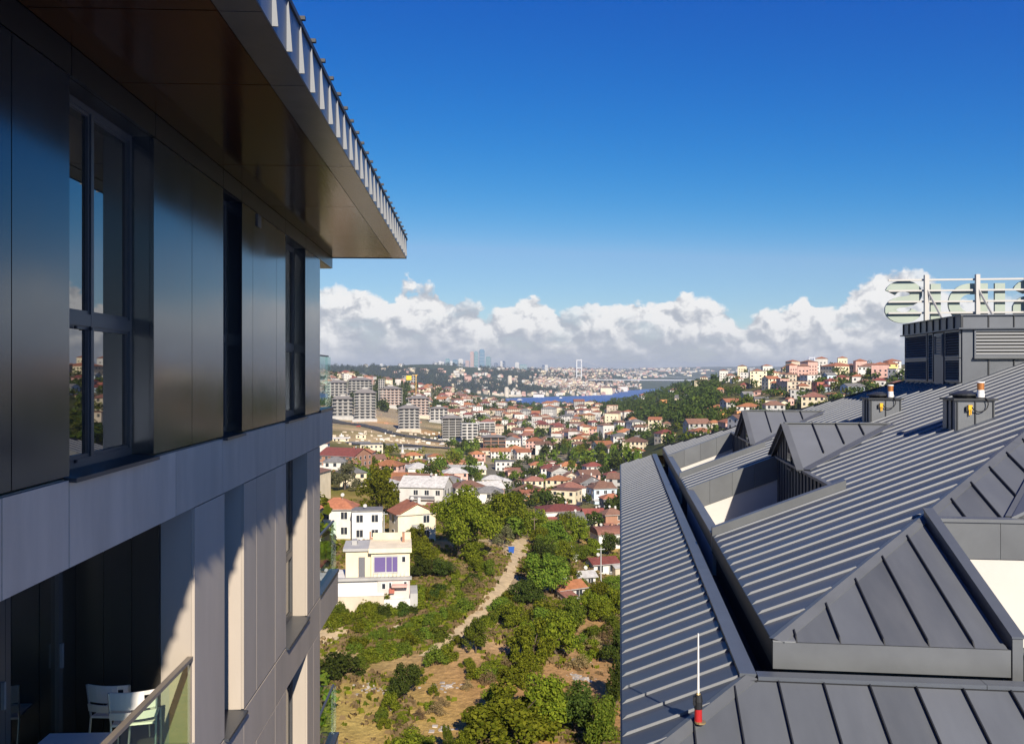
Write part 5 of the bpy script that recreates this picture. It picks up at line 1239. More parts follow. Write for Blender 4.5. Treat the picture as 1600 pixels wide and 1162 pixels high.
for (x0, x1, yt, yb, wl, rf, kd) in [
 (1133, 1149, 582, 596, 'white', 'brown', 'hip'), (1156, 1170, 581, 591, 'white', 'grey', 'flat'), (1170, 1199, 578, 604, 'cream', 'grey', 'flat'), (1221, 1240, 571, 583, 'cream', 'terracotta', 'hip'), (1240, 1258, 570, 583, 'beige', 'brown', 'hip'), (1259, 1283, 567, 583, 'white', 'grey', 'flat'),
 (1284, 1336, 565, 584, 'cream', 'terracotta', 'hip'), (1338, 1383, 566, 586, 'white', 'brown', 'hip'), (1380, 1401, 563, 580, 'yellow', 'terracotta', 'hip'), (1252, 1281, 584, 597, 'white', 'grey', 'flat'), (1285, 1306, 581, 594, 'pale blue', 'grey', 'gable'), (1223, 1263, 594, 612, 'beige', 'brown', 'flat'),
 (1233, 1258, 607, 623, 'grey', 'brown', 'flat'), (1270, 1289, 596, 612, 'red', 'faded red', 'flat'), (1288, 1308, 590, 609, 'white', 'dark red', 'hip'), (1316, 1348, 598, 614, 'pale blue', 'grey', 'gable'), (1291, 1318, 612, 622, 'cream', 'terracotta', 'hip'), (1268, 1292, 616, 628, 'beige', 'brown', 'hip'),
 (1149, 1191, 627, 646, 'white', 'orange tile', 'hip'), (1149, 1167, 641, 656, 'orange', 'orange tile', 'flat'), (1108, 1128, 641, 652, 'beige', 'orange tile', 'hip'), (1118, 1142, 638, 648, 'orange', 'orange tile', 'hip'), (1076, 1115, 664, 683, 'white', 'terracotta', 'hip'), (1023, 1055, 667, 689, 'cream', 'dark red', 'hip'),
 (1030, 1043, 623, 641, 'orange', 'orange tile', 'flat'), (1045, 1060, 604, 615, 'white', 'brown', 'hip'), (1052, 1068, 616, 626, 'white', 'orange tile', 'hip'), (1156, 1171, 596, 608, 'pink', 'dark red', 'hip'), (1189, 1206, 594, 607, 'pink', 'terracotta', 'hip'), (1203, 1216, 594, 608, 'cream', 'terracotta', 'hip'),
 (1214, 1232, 590, 606, 'pink', 'dark red', 'flat'), (1207, 1222, 607, 618, 'orange', 'dark red', 'hip'), (1216, 1232, 625, 643, 'cream', 'grey', 'gablef'), (1195, 1215, 624, 640, 'cream', 'grey', 'flat'), (1228, 1240, 620, 634, 'pink', 'terracotta', 'gablef'), (1104, 1127, 655, 668, 'beige', 'orange tile', 'hip'),
 (1001, 1014, 634, 645, 'orange', 'orange tile', 'gable'), (982, 996, 650, 668, 'cream', 'orange tile', 'hip'), (999, 1015, 660, 672, 'white', 'brown', 'hip'), (988, 1008, 677, 694, 'cream', 'grey', 'hip'), (983, 1007, 696, 710, 'white', 'orange tile', 'hip'), (1018, 1032, 652, 664, 'white', 'grey', 'flat'), (1035, 1048, 656, 668, 'beige', 'brown', 'hip'),
 (1118, 1132, 604, 616, 'pink', 'orange tile', 'hip'), (1084, 1112, 593, 601, 'cream', 'brown', 'flat'), (1176, 1196, 608, 617, 'pink', 'brown', 'hip'), (1158, 1176, 610, 624, 'green', 'grey', 'gable'), (1178, 1200, 619, 630, 'beige', 'grey', 'gable'), (1342, 1362, 592, 606, 'yellow', 'brown', 'hip'), (1305, 1325, 585, 598, 'pink', 'dark red', 'hip'), (1246, 1262, 598, 612, 'beige', 'terracotta', 'hip'),
 (1330, 1350, 584, 597, 'white', 'terracotta', 'hip'), (1362, 1386, 590, 604, 'white', 'dark red', 'hip'), (1388, 1414, 575, 592, 'white', 'grey', 'flat'), (1392, 1416, 594, 606, 'red', 'faded red', 'hip'), (1280, 1300, 600, 612, 'pale blue', 'dark red', 'gable')]:
    house_px(x0, x1, yt, yb, wl, rf, kd, RH, detail=1)
# long low sheds and walls on the fields
for (x0, x1, yt, yb, wl, rf, kd) in [(540, 578, 688, 694, 'grey', 'grey', 'gable'), (574, 622, 691, 697, 'white', 'grey', 'gable'), (600, 660, 697, 702, 'grey', 'grey', 'flat'), (520, 545, 682, 689, 'cream', 'white sheet', 'gable'), (556, 572, 678, 685, 'cream', 'grey', 'flat')]:
    house_px(x0, x1, yt, yb, wl, rf, kd, 'on the embankment field', yaw=.12, detail=1, dr=.25)
# distinctive villa on the left: cream terraces with purple glazing
def villa():
    g = ground_at(612, 952); Y = g.y; s = Y/F; f = lambda a: (a-800)*s
    o = empty('villa', (f(588), Y, g.z), .12)
    tag(o, 'white villa with purple tinted window band and cream roof terraces', 'house'); OCC.append((f(590), Y+3, 5.5))
    mw, mc = MWALL['white'], MWALL['cream']
    P = lambda a: (a-588)*s; Zp = lambda y: (952-y)*s
    def bx(nm, x0, x1, y0, y1, ya, yb, m, par=None): mb = MB(); mb.box(P(x0), P(x1), y0, y1, Zp(yb), Zp(ya)); return mb.build(nm, m, par or o)
    bx('wall', 524, 590, 0, 8, 905, 985, mw); bx('wall', 590.1, 640, -.3, 8, 905, 985, MWALL['pale pink']); bx('wall', 580, 640, .4, 8, 864, 904.9, mc); bx('wall', 540, 579.9, 1.2, 8, 862, 904.9, mc)
    bx('roof', 576, 643, -.1, 8.2, 857, 864, mc); bx('roof', 536, 577, .8, 8.2, 858, 862, MWALL['grey'])
    bx('parapet', 580, 642, 7.8, 8.0, 846, 857, mc); bx('roof', 526, 643, -.6, .39, 901.5, 905.5, MWALL['grey'])
    w = bx('window', 583, 622, .3, .399, 868, 897, MWALL['grey']); m_pur = mat('purple glazing', (.15, .11, .27), .10, ior=1.6)
    for a, b in ((585, 602), (603.5, 612), (613, 620.5)): bx('pane', a, b, .26, .301, 871, 894, m_pur, w)
    bx('door', 560, 570, 1.1, 1.199, 872, 904, MWALL['dark grey']); w = bx('window', 627, 634, .3, .399, 870, 880, m_hfr); bx('pane', 628, 633, .27, .301, 871, 879, m_hwin, w)
    bx('awning', 612, 636, -1.6, -.01, 912, 915, MWALL['pink']); bx('planter', 608, 616, -1.0, -.3, 918, 925, MWALL['red'])
    for k in range(9): bx('railing', 584+6*k, 584.6+6*k, -.6, -.55, 892, 901.5, MWALL['grey'])
    for a, b in ((596, 603), (607, 612), (630, 636)): w = bx('window', a, b, -.38, -.301, 908+(a % 3), 920, m_hfr, o); bx('pane', a+1, b-1, -.41, -.379, 909+(a % 3), 919, m_hwin, w)
    bx('terrace', 530, 600, -1.8, -.01, 926, 985, MWALL['beige']); bx('terrace', 600.2, 650, -1.4, -.31, 934, 985, mw); bx('parapet', 530, 600, -1.9, -1.75, 921, 926, mw)
    bx('stair', 640.5, 652, -1.5, 4, 925, 985, MWALL['grey']); bx('water_tank', 548, 556, 4, 6, 851, 858, MWALL['grey']); bx('chimney', 628, 632, 5, 6, 842, 857, MWALL['brick'])
villa()
villa_done = True
# cars in the lane between the houses
m_tyre = mat('tyre', (.012, .012, .013), .8); m_cglass = mat('car glass', (.01, .012, .015), .05)
def car(px, py, yaw, colr, label):
    g = ground_at(px, py)
    c = empty('parked_car', (g.x, g.y, g.z+.05), yaw); tag(c, label, 'car', 'cars in the lane')
    m = mat('car paint '+label, colr, .3, ior=1.6); b = MB()
    prof = [(-2.1, .35), (-2.15, .75), (-1.25, .95), (-.6, 1.42), (1.2, 1.45), (1.9, .95), (2.1, .9), (2.12, .35)]
    b.prism(prof, -.85, .85, lambda p, d: (p[0], d, p[1])); b.build('body', m, c)
    q = MB(); q.prism([(-1.1, .98), (-.6, 1.34), (1.1, 1.37), (1.6, .98)], -.87, .87, lambda p, d: (p[0], d, p[1])); q.build('window', m_cglass, c)
    for x in (-1.35, 1.3):
        for y in (-.86, .68): w = MB(); w.tube((x, y, .32), (x, y+.18, .32), .32, .32, 12); w.build('wheel', m_tyre, c)
car(893, 781, .3, (.75, .75, .74), 'white van parked in the lane beside the pale blue house')
car(880, 786, .5, (.45, .46, .48), 'silver car parked in the lane below the white van')
for i, (px, py, ya, cc_, lb) in enumerate([(872, 792, .4, (.6, .6, .6), 'pale grey car in the lane near the dark red roofs'), (905, 790, 1.2, (.05, .05, .06), 'black car beside the brown roofed row houses'), (852, 800, .1, (.7, .7, .68), 'white car parked below the dark red hall'), (690, 695, .3, (.7, .7, .7), 'white car on the sloping road'), (610, 676, .3, (.08, .08, .1), 'dark car on the sloping road'), (560, 667, .3, (.5, .06, .04), 'red car on the sloping road')]): car(px, py, ya, cc_, lb)
car(866, 778, .2, (.30, .04, .03), 'dark red car parked by the low orange roofed shed')
# blue bin on the path, debris on the slope, power poles
g = ground_at(799, 864); b = empty('blue_container', tuple(g)); tag(b, 'blue container standing on the dirt path', 'bin')
mb = MB(); mb.hexa([(-.5, -.4, 0), (.5, -.4, 0), (.5, .4, 0), (-.5, .4, 0), (-.6, -.48, 1.1), (.6, -.48, 1.1), (.6, .48, 1.1), (-.6, .48, 1.1)]); mb.build('body', mat('blue plastic', (.02, .09, .38), .5), b)
mb = MB(); mb.box(-.64, .64, -.52, .52, 1.1, 1.2); mb.build('lid', mat('blue plastic lid', (.03, .13, .45), .5), b)
m_deb = mat('pale rubble', (.38, .34, .29), .9, var=.35, vscale=1.0, island=.2)
for i, (px, py, n, sp, lb) in enumerate([(598, 938, 26, 3.0, 'white rubble heap in front of the villa'), (690, 1072, 14, 1.4, 'pale rubble strip on the brown earth'), (905, 1032, 12, 1.0, 'small white debris heap on the right slope'), (902, 1058, 16, 1.2, 'white debris heap beside the olive trees'), (584, 1078, 16, 1.6, 'pale broken stones left of the dark tree'), (690, 1140, 10, 1.2, 'pale stones near the lower picture edge'), (950, 985, 10, 1.2, 'white scraps on the bare slope near the metal roof'), (622, 1110, 6, .7, 'white scraps beside the yellow grass'), (560, 962, 18, 2.4, 'white rubble at the foot of the villa wall')]):
    g = ground_at(px, py); mb = MB(); r = random.Random(i)
    for k in range(n*2):
        x, y = r.gauss(0, sp*.8), r.gauss(0, sp*.5); s = r.uniform(.10, .42)*r.uniform(.5, 1); zz = h1(g.x+x, g.y+y)-g.z
        P = [Vector((x+sx_*s*r.uniform(.6, 1.2), y+sy_*s*r.uniform(.6, 1.2), zz+sz_*s*r.uniform(.3, .8))) for sx_, sy_, sz_ in ((-1, -1, -.3), (1, -1, -.3), (1, 1, -.3), (-1, 1, -.3), (-1, -1, .6), (1, -1, .6), (1, 1, .6), (-1, 1, .6))]
        mb.hexa(P)
    o = mb.build('rubble_heap', m_deb, None, loc=tuple(g)); tag(o, lb, 'rubble')
m_pole = mat('wooden pole', (.16, .12, .09), .9); m_poleg = mat('grey pole', (.45, .45, .44), .7)
for i, (px, yt, yb, m, lb) in enumerate([(835, 808, 845, m_pole, 'dark wooden power pole beyond the end of the path'), (939, 855, 912, m_poleg, 'pale concrete pole beside the red roofed shed'), (600, 800, 846, m_poleg, 'thin grey pole beside the white terrace house')]):
    g = ground_at(px, yb); h = (yb-yt)*g.y/F; p = empty('utility_pole', tuple(g)); tag(p, lb, 'pole')
    mb = MB(); mb.tube((0, 0, -.3), (0, 0, h), .14, .09, 8); mb.build('shaft', m, p); mb = MB(); mb.box(-.8, .8, -.06, .06, h-.5, h-.38); mb.build('crossarm', m, p)
g = ground_at(629, 724); mn = empty('minaret', tuple(g)); tag(mn, 'small brick minaret with pale pointed top among orange roofs', 'minaret'); sc_ = g.y/F
mb = MB(); mb.tube((0, 0, -1), (0, 0, 15*sc_), 1.1, 1.0, 10); mb.build('shaft', MWALL['brick'], mn); mb = MB(); mb.tube((0, 0, 15*sc_), (0, 0, 17*sc_), 1.7, 1.7, 10); mb.build('balcony', MWALL['beige'], mn)
mb = MB(); mb.tube((0, 0, 17*sc_), (0, 0, 22*sc_), .8, .8, 10); mb.build('turret', MWALL['white'], mn); mb = MB(); mb.tube((0, 0, 22*sc_), (0, 0, 30*sc_), .95, .05, 10); mb.build('spire', MROOF['white sheet'], mn)

# ------------------------------------------------------------------ construction blocks on the left hill
m_conc = mat('raw concrete', (.40, .385, .36), .9, var=.15, vscale=.08, rand=.08); m_void = mat('unfinished interior', (.06, .058, .056), .9); m_rfg = mat('grey unfinished roof', (.20, .185, .175), .9, var=.2, vscale=.1)
m_pinkc = mat('pink brick infill', (.50, .34, .28), .9, var=.15, vscale=.1)
def block(x0, x1, yt, yb, floors, style, label, roof=True, frame=m_conc):
    g = ground_at((x0+x1)/2, yb); s = g.y/F; w = (x1-x0)*s*.97; H = (yb-yt)*s; rise = H*.14 if roof else .8; h = H-rise; d = w*.8
    yaw = .16 if style != 'far' else .1; ctr = Vector((g.x, g.y)); ctr = ctr+ctr.normalized()*d*.5
    o = empty('concrete_block', (ctr.x, ctr.y, g.z), yaw); tag(o, label, 'apartment block', 'blocks on the construction site'); OCC.append((ctr.x, ctr.y, w*.62))
    fh = h/floors; mc = MB(); mc.box(-w*.44, w*.44, -d*.42, d*.42, -6, h); mc.build('core', m_pinkc if style == 'pink' else m_void if style == 'open' else m_conc2, o)
    for k in range(floors+1):
        q = MB(); q.box(-w/2, w/2, -d/2, d/2, k*fh-.22, k*fh+.22); q.build('floor_slab', frame, o)
    q = MB(); q.box(-w*.58, w*.55, -d*.66, d*.5, -6, fh*.9); q.build('podium', MWALL['grey'] if len(label) % 2 else MWALL['beige'], o)
    nb = max(3, int(w/5))
    for i in range(nb+1):
        x = -w/2+w*i/nb
        for y in (-d/2+.3, d/2-.3): q = MB(); q.box(x-.25 if i else x, x+.25 if i < nb else x, y-.25, y+.25, -5, h-.23); q.build('column', frame, o)
    if style != 'open':
        for k in range(floors):
            for i in range(nb):
                x = -w/2+w*(i+.5)/nb; q = MB(); q.box(x-w/nb*.28, x+w/nb*.28, -d*.42-.06, -d*.42-.004, k*fh+fh*.25, k*fh+fh*.85); q.build('window', m_hwin, o)
    if roof:
        q = MB(); roof_faces(q, w, d, h+.25, rise, 'hip', 1.0); ro = q.build('roof', m_rfg, o)
        q = MB(); q.box(-w*.12, w*.12, -d*.1, d*.15, h+rise*.4, h+rise+1.2); q.build('lift_house', frame, ro)
m_conc2 = mat('grey block wall', (.26, .25, .24), .9, var=.15, vscale=.1)
block(543, 583, 590, 622, 7, 'wall', 'grey block under a dark hipped roof, rearmost of the left construction blocks')
block(510, 543, 593, 628, 7, 'wall', 'grey construction block nearest the left building, upper row')
block(591, 629, 603, 637, 7, 'pink', 'pink brick infilled block beside the tall grey lift tower')
block(519, 553, 619, 656, 6, 'wall', 'low grey construction block in front row, leftmost above the road')
block(553, 588, 607, 659, 10, 'wall', 'tallest grey construction block with hipped roof, second in the front row')
block(637, 671, 618, 653, 7, 'pink', 'pinkish block partly hidden behind a grey concrete block')
block(622, 656, 633, 675, 8, 'wall', 'grey block with stacked balconies at the centre of the construction site')
block(671, 700, 635, 661, 5, 'wall', 'pale block with dark hipped roof right of the construction site', frame=MWALL['white'])
block(690, 721, 648, 689, 9, 'open', 'bare open floored concrete frame at the right end of the site')
block(747, 773, 660, 686, 6, 'open', 'white gridded concrete frame behind the brown ruin', False, MWALL['white'])
block(753, 789, 680, 706, 4, 'open', 'brown unfinished frame with open floors above the fields', True, MWALL['brick'])
block(720, 746, 661, 695, 7, 'wall', 'white stepped block beside the open concrete frame', False, MWALL['white'])
block(591, 601, 592, 636, 12, 'wall', 'slender grey lift tower standing before the pink block', False)
block(628, 650, 586, 602, 4, 'wall', 'white block with yellow banner beside the tower crane', False, MWALL['white'])
g = ground_at(639, 602); s = g.y/F; mb = MB(); mb.box(-4*s, 4*s, -.4, .4, 0, 7*s); o = mb.build('banner', mat('yellow banner', (.85, .55, .02), .7), None, loc=(g.x, g.y-1.5, g.z+9*s)); tag(o, 'large yellow banner on the white block on the hill', 'banner')
def site_clutter():
    r = random.Random(21)
    for nm, m_, n, reg in (('building_materials', MWALL['beige'], 90, (522, 740, 674, 696)), ('building_materials', MWALL['white'], 45, (522, 740, 674, 694)), ('building_materials', MWALL['brick'], 25, (530, 700, 645, 665))):
        mb = MB()
        for _ in range(n):
            g = ground_at(r.uniform(reg[0], reg[1]), r.uniform(reg[2], reg[3]), 400)
            if g is None or not free(g.x, g.y, 1): continue
            w, d, h = r.uniform(.6, 4), r.uniform(.6, 2.0), r.uniform(.4, 1.7); mb.box(g.x-w/2, g.x+w/2, g.y-d/2, g.y+d/2, g.z-1, g.z+h)
        tag(mb.build(nm, m_), kind='stuff')
site_clutter()
def crane(px, yt, yb, label):
    g = ground_at(px, yb); s = g.y/F; H = (yb-yt)*s; o = empty('tower_crane', tuple(g), .3); tag(o, label, 'crane'); m = mat('crane yellow', (.62, .38, .10), .6)
    mb = MB()
    for sx_ in (-.6, .6):
        for sy_ in (-.6, .6): mb.bar((sx_, sy_, 0), (sx_, sy_, H), .25, .25)
    n = int(H/2.2)
    for i in range(n): mb.bar((-.6, -.6, H*i/n), (.6, -.6, H*(i+1)/n), .16, .16); mb.bar((.6, .6, H*i/n), (-.6, .6, H*(i+1)/n), .16, .16)
    mb.build('mast', m, o); mb = MB(); mb.bar((-5, 0, H), (3.5, 5, H), .6, .7); mb.build('jib', m, o); mb = MB(); mb.box(-1, 1, -1, 1, H-2.5, H); mb.build('cab', m, o); mb = MB(); mb.box(-5, -3.6, -.6, .6, H-1.6, H-.4); mb.build('counterweight', m_conc, o)
crane(650, 586, 634, 'yellow tower crane rising between the construction blocks')

# ------------------------------------------------------------------ scattered houses: valley town, left hill, near shore
rh = random.Random(77)
def scatter(n, reg, walls, roofs, where, pxw, tries=60, hmin=1, hmax=3, det=1):
    c = 0
    for _ in range(n*tries):
        if c >= n: break
        x0, x1, y0, y1 = reg; px = rh.uniform(x0, x1); py = rh.uniform(y0, y1); g = ground_at(px, py, 330)
        if g is None: continue
        w = rh.uniform(*pxw); 
        if not free(g.x, g.y, w*.62): continue
        st = rh.randint(hmin, hmax); d = w*rh.uniform(.7, 1); kd = rh.choice(['hip', 'hip', 'hip', 'gable', 'flat'])
        house(g.x, g.y, w, d, st*2.9, .35 if kd == 'flat' else w*.2, rh.choice(walls), rh.choice(roofs), kd, rh.uniform(-.5, .5), where, det, st); c += 1
WL = ['white', 'white', 'white', 'cream', 'cream', 'pink', 'beige', 'grey']; RF = ['terracotta', 'brown', 'dark red', 'faded red', 'orange tile', 'brown', 'grey']
scatter(84, (745, 1000, 655, 712), WL, RF, 'in the valley town', (9, 15)); scatter(40, (700, 960, 636, 660), WL, RF, 'behind the valley town', (11, 18), hmin=2, hmax=5)
scatter(30, (500, 640, 577, 600), WL, RF, 'on the left ridge', (12, 20)); scatter(34, (640, 780, 602, 650), WL, RF, 'behind the site', (12, 20), hmin=2, hmax=4)
scatter(30, (505, 770, 716, 792), WL, ['brown', 'terracotta', 'faded red', 'grey', 'orange tile', 'white sheet'], 'left of the town', (8, 13), hmax=2); scatter(16, (1000, 1300, 590, 680), WL, RF, 'on the right hillside', (9, 14)); scatter(16, (800, 972, 715, 790), WL, RF, 'in the near valley', (9, 12), hmax=2)
def ordinal(i, n):
    W = ['', 'second', 'third', 'fourth', 'fifth', 'sixth', 'seventh', 'eighth', 'ninth', 'tenth', 'eleventh', 'twelfth', 'thirteenth', 'fourteenth', 'fifteenth', 'sixteenth', 'seventeenth', 'eighteenth', 'nineteenth', 'twentieth']
    if i == 0: return 'leftmost'
    if i == n-1: return 'rightmost'
    if i < 20: return W[i]+' from left'
    j = n-1-i
    if j < 20: return W[j]+' from right'
    return 'number %d from left' % (i+1)
def finish_labels(lst):
    by = {}
    for it in lst: by.setdefault(it[1], []).append(it)
    for lb, its in by.items():
        its.sort(key=lambda q: q[3])
        for i, (o, l, cat, px, grp) in enumerate(its): tag(o, l if len(its) == 1 else l+', '+ordinal(i, len(its)), cat, grp)

# ------------------------------------------------------------------ trees between the houses, then the woods
def scatter_trees(n, reg, keys, where, wm, tries=30):
    c = 0
    for _ in range(n*tries):
        if c >= n: break
        x0, x1, y0, y1 = reg; px = rh.uniform(x0, x1); py = rh.uniform(y0, y1); g = ground_at(px, py, 150)
        if g is None: continue
        w = rh.uniform(*wm)
        if not free(g.x, g.y, w*.15): continue
        k = rh.choice(keys); plant(k, g.x, g.y, w*(.5 if k == 'cone' else 1), w*rh.uniform(.9, 1.3)*(1.3 if k in ('cone', 'pine') else 1), where); c += 1
scatter_trees(34, (880, 975, 690, 740), ['midd', 'midg', 'cone', 'midd', 'mido'], 'in the valley town', (6, 11)); scatter_trees(22, (780, 972, 740, 850), ['midd', 'midg', 'mido'], 'in the near valley', (4, 7.5))
scatter_trees(20, (505, 780, 705, 760), ['mido', 'midg', 'midd'], 'by the fields', (5, 9))
rw = np.random.RandomState(12)
def woods(name, n, reg, size, material_key, dens=None, at=None, leaf=70, occ=True, where=None):
    """one mass of far trees: clumps of leaf faces, joined"""
    P = []; x0, x1, y0, y1 = reg; proto = []
    for k in range(5):
        c = [(rw.normal()*.22, rw.normal()*.22, .35+.5*rw.rand()) for _ in range(9)]; r = [.22+.12*rw.rand() for _ in range(9)]
        me = leaf_mesh('t', c, r, leaf, .30, MATS[material_key], 200+k, 1.0, .5, .6); v = np.empty(len(me.vertices)*3); me.vertices.foreach_get('co', v); proto.append(v.reshape(-1, 3)); bpy.data.meshes.remove(me)
    tries = 0
    while len(P) < n and tries < n*8:
        tries += 1; px = rw.uniform(x0, x1); py = rw.uniform(y0, y1); g = (at or (lambda a, b: ground_at(a, b, 330)))(px, py)
        if g is None: continue
        s = rw.uniform(*size)
        if dens is not None and vnoise(np.array(g.x/dens), np.array(g.y/dens)) < -.22: continue
        if occ and not free(g.x, g.y, s*.2): continue
        th = rw.rand()*6.283; c, sn = math.cos(th), math.sin(th); q = proto[rw.randint(5)]*np.array((s, s, s*rw.uniform(.8, 1.3)))
        q = np.stack([q[:, 0]*c-q[:, 1]*sn+g.x, q[:, 0]*sn+q[:, 1]*c+g.y, q[:, 2]+g.z-s*.1], 1); P.append(q)
    V = np.concatenate(P); m = len(V)//4
    me = bpy.data.meshes.new(name); me.vertices.add(len(V)); me.vertices.foreach_set('co', V.ravel()); me.loops.add(4*m); me.loops.foreach_set('vertex_index', np.arange(4*m, dtype=np.int32)); me.polygons.add(m); me.polygons.foreach_set('loop_start', np.arange(0, 4*m, 4, dtype=np.int32)); me.update(calc_edges=True)
    me.materials.append(MATS[material_key]); tag(link(name, me), kind='stuff')
woods('hillside_woods', 210, (985, 1420, 580, 700), (4, 8), 'dark green leaves', 40); woods('hillside_woods', 120, (985, 1420, 580, 700), (4, 7), 'fresh green leaves', 30)
woods('shore_woods', 420, (790, 1010, 633, 650), (6, 11), 'dark green leaves', None); woods('valley_woods', 170, (700, 1000, 640, 712), (5, 10), 'dark green leaves', 50); woods('valley_woods', 110, (700, 1000, 640, 740), (5, 9), 'fresh green leaves', 50)
woods('ridge_woods', 330, (490, 790, 575, 650), (7, 13), 'dark green leaves', 60); woods('valley_woods', 130, (780, 975, 720, 860), (3, 6), 'dark green leaves', 20); woods('valley_woods', 60, (505, 760, 705, 780), (3, 6), 'olive green leaves', 20)
woods('left_woods', 160, (230, 500, 690, 900), (4, 8), 'olive green leaves', 25, lambda a, b: ground_at(a, b, 120)); woods('left_woods', 120, (230, 500, 580, 700), (6, 11), 'dark green leaves', 60); woods('left_woods', 90, (300, 500, 880, 1150), (2, 4), 'fresh green leaves', None, lambda a, b: ground_at(a, b, 80))
woods('right_woods', 300, (1430, 2700, 592, 900), (5, 10), 'dark green leaves', 40, lambda a, b: ground_at(a, b, 90)); woods('right_woods', 140, (1430, 2700, 592, 800), (4, 8), 'fresh green leaves', 40, lambda a, b: ground_at(a, b, 120))
woods('flank_woods', 330, (955, 1120, 596, 660), (5, 10), 'dark green leaves', None)
woods('far_woods', 3600, (500, 1000, 570, 614), (11, 20), 'far leaves' if 'far leaves' in MATS else leafmat('far leaves', (.018, .036, .016), (.045, .066, .026)).name, 260, far_at, 26, False)
finish_labels(PLANTS); finish_labels(HOUSES)

# ------------------------------------------------------------------ far shore: town, towers, fortress, bridge
def far_town():
    r = np.random.RandomState(4); cols = ['white', 'cream', 'white', 'beige', 'pink']; bins = {c: MB() for c in set(cols)}; rf = MB(); rf2 = MB(); wn = MB()
    for (n, reg, sz) in [(950, (835, 1000, 577, 612), (9, 20)), (260, (800, 990, 598, 619), (9, 18)), (330, (880, 1080, 574, 590), (14, 30)), (110, (700, 830, 585, 618), (9, 18)), (60, (560, 760, 572, 590), (12, 26)), (160, (760, 960, 573, 582), (14, 30)), (120, (990, 1230, 574, 584), (20, 50))]:
        for _ in range(n):
            px = r.uniform(reg[0], reg[1]); py = r.uniform(reg[2], reg[3]); g = far_at(px, py)
            if g is None: continue
            if vnoise(np.array(g.x/170.0), np.array(g.y/170.0)) < -.10: continue
            w = r.uniform(*sz); d = w*r.uniform(.6, 1); h = r.uniform(6, 15); a = r.uniform(-.6, .6); c, s = math.cos(a), math.sin(a)
            def T(x, y, z): return (g.x+x*c-y*s, g.y+x*s+y*c, g.z+z)
            b = bins[cols[r.randint(5)]]; W, D = w/2, d/2
            b.hexa([T(-W, -D, -6), T(W, -D, -6), T(W, D, -6), T(-W, D, -6), T(-W, -D, h), T(W, -D, h), T(W, D, h), T(-W, D, h)])
            if r.rand() < .6:
                W += .6; D += .6
                for f in ([T(-W, -D, h+.1), T(W, -D, h+.1), T(0, 0, h+3)], [T(W, -D, h+.1), T(W, D, h+.1), T(0, 0, h+3)], [T(W, D, h+.1), T(-W, D, h+.1), T(0, 0, h+3)], [T(-W, D, h+.1), T(-W, -D, h+.1), T(0, 0, h+3)]): rf.poly(f)
    for (n, reg, sz, y0) in [(150, (690, 965, 634, 664), (9, 15), 700), (70, (500, 640, 576, 602), (9, 15), 1000), (100, (640, 790, 602, 652), (9, 15), 900), (60, (760, 1000, 655, 700), (8, 12), 500), (170, (230, 500, 580, 800), (9, 15), 190), (260, (1420, 2700, 585, 760), (9, 15), 150), (40, (1080, 1410, 568, 600), (8, 12), 600)]:
        for _ in range(n):
            px = r.uniform(reg[0], reg[1]); py = r.uniform(reg[2], reg[3]); g = ground_at(px, py, y0)
            if g is None: continue
            w = r.uniform(*sz)
            if not free(g.x, g.y, w*.6): continue
            OCC.append((g.x, g.y, w*.5)); d = w*r.uniform(.7, 1); h = r.choice([3, 5.8, 8.6, 8.6, 11.5]); a = r.uniform(-.5, .5); c, s = math.cos(a), math.sin(a); W, D = w/2, d/2
            def T(x, y, z): return (g.x+x*c-y*s, g.y+x*s+y*c, g.z+z)
            b = bins[cols[r.randint(5)]]; b.hexa([T(-W, -D, -4), T(W, -D, -4), T(W, D, -4), T(-W, D, -4), T(-W, -D, h), T(W, -D, h), T(W, D, h), T(-W, D, h)])
            for k in range(int(h/2.9)):
                for x in (-W*.6, 0, W*.6): wn.hexa([T(x-.6, -D-.06, k*2.9+1), T(x+.6, -D-.06, k*2.9+1), T(x+.6, -D-.004, k*2.9+1), T(x-.6, -D-.004, k*2.9+1), T(x-.6, -D-.06, k*2.9+2.3), T(x+.6, -D-.06, k*2.9+2.3), T(x+.6, -D-.004, k*2.9+2.3), T(x-.6, -D-.004, k*2.9+2.3)])
            W += .5; D += .5; R_ = rf if r.rand() < .5 else rf2
            for f in ([T(-W, -D, h+.05), T(W, -D, h+.05), T(0, 0, h+2)], [T(W, -D, h+.05), T(W, D, h+.05), T(0, 0, h+2)], [T(W, D, h+.05), T(-W, D, h+.05), T(0, 0, h+2)], [T(-W, D, h+.05), T(-W, -D, h+.05), T(0, 0, h+2)]): R_.poly(f)
    tag(rf2.build('distant_roofs', MROOF['terracotta']), kind='stuff'); tag(wn.build('distant_windows', m_hwin), kind='stuff')
    for c, b in bins.items(): tag(b.build('distant_houses', MWALL[c]), kind='stuff')
    tag(rf.build('distant_roofs', MROOF['brown']), kind='stuff')
far_town()
m_sky = {'blue': mat('blue tower glass', (.10, .20, .30), .15, ior=1.9), 'pale': mat('pale tower', (.52, .52, .52), .5), 'pink': mat('pink tower', (.42, .30, .28), .6), 'teal': mat('teal tower glass', (.14, .26, .30), .15, ior=1.9), 'dark': mat('dark blue tower', (.05, .09, .18), .2, ior=1.7)}
m_line = mat('tower floor line', (.35, .37, .40), .6)
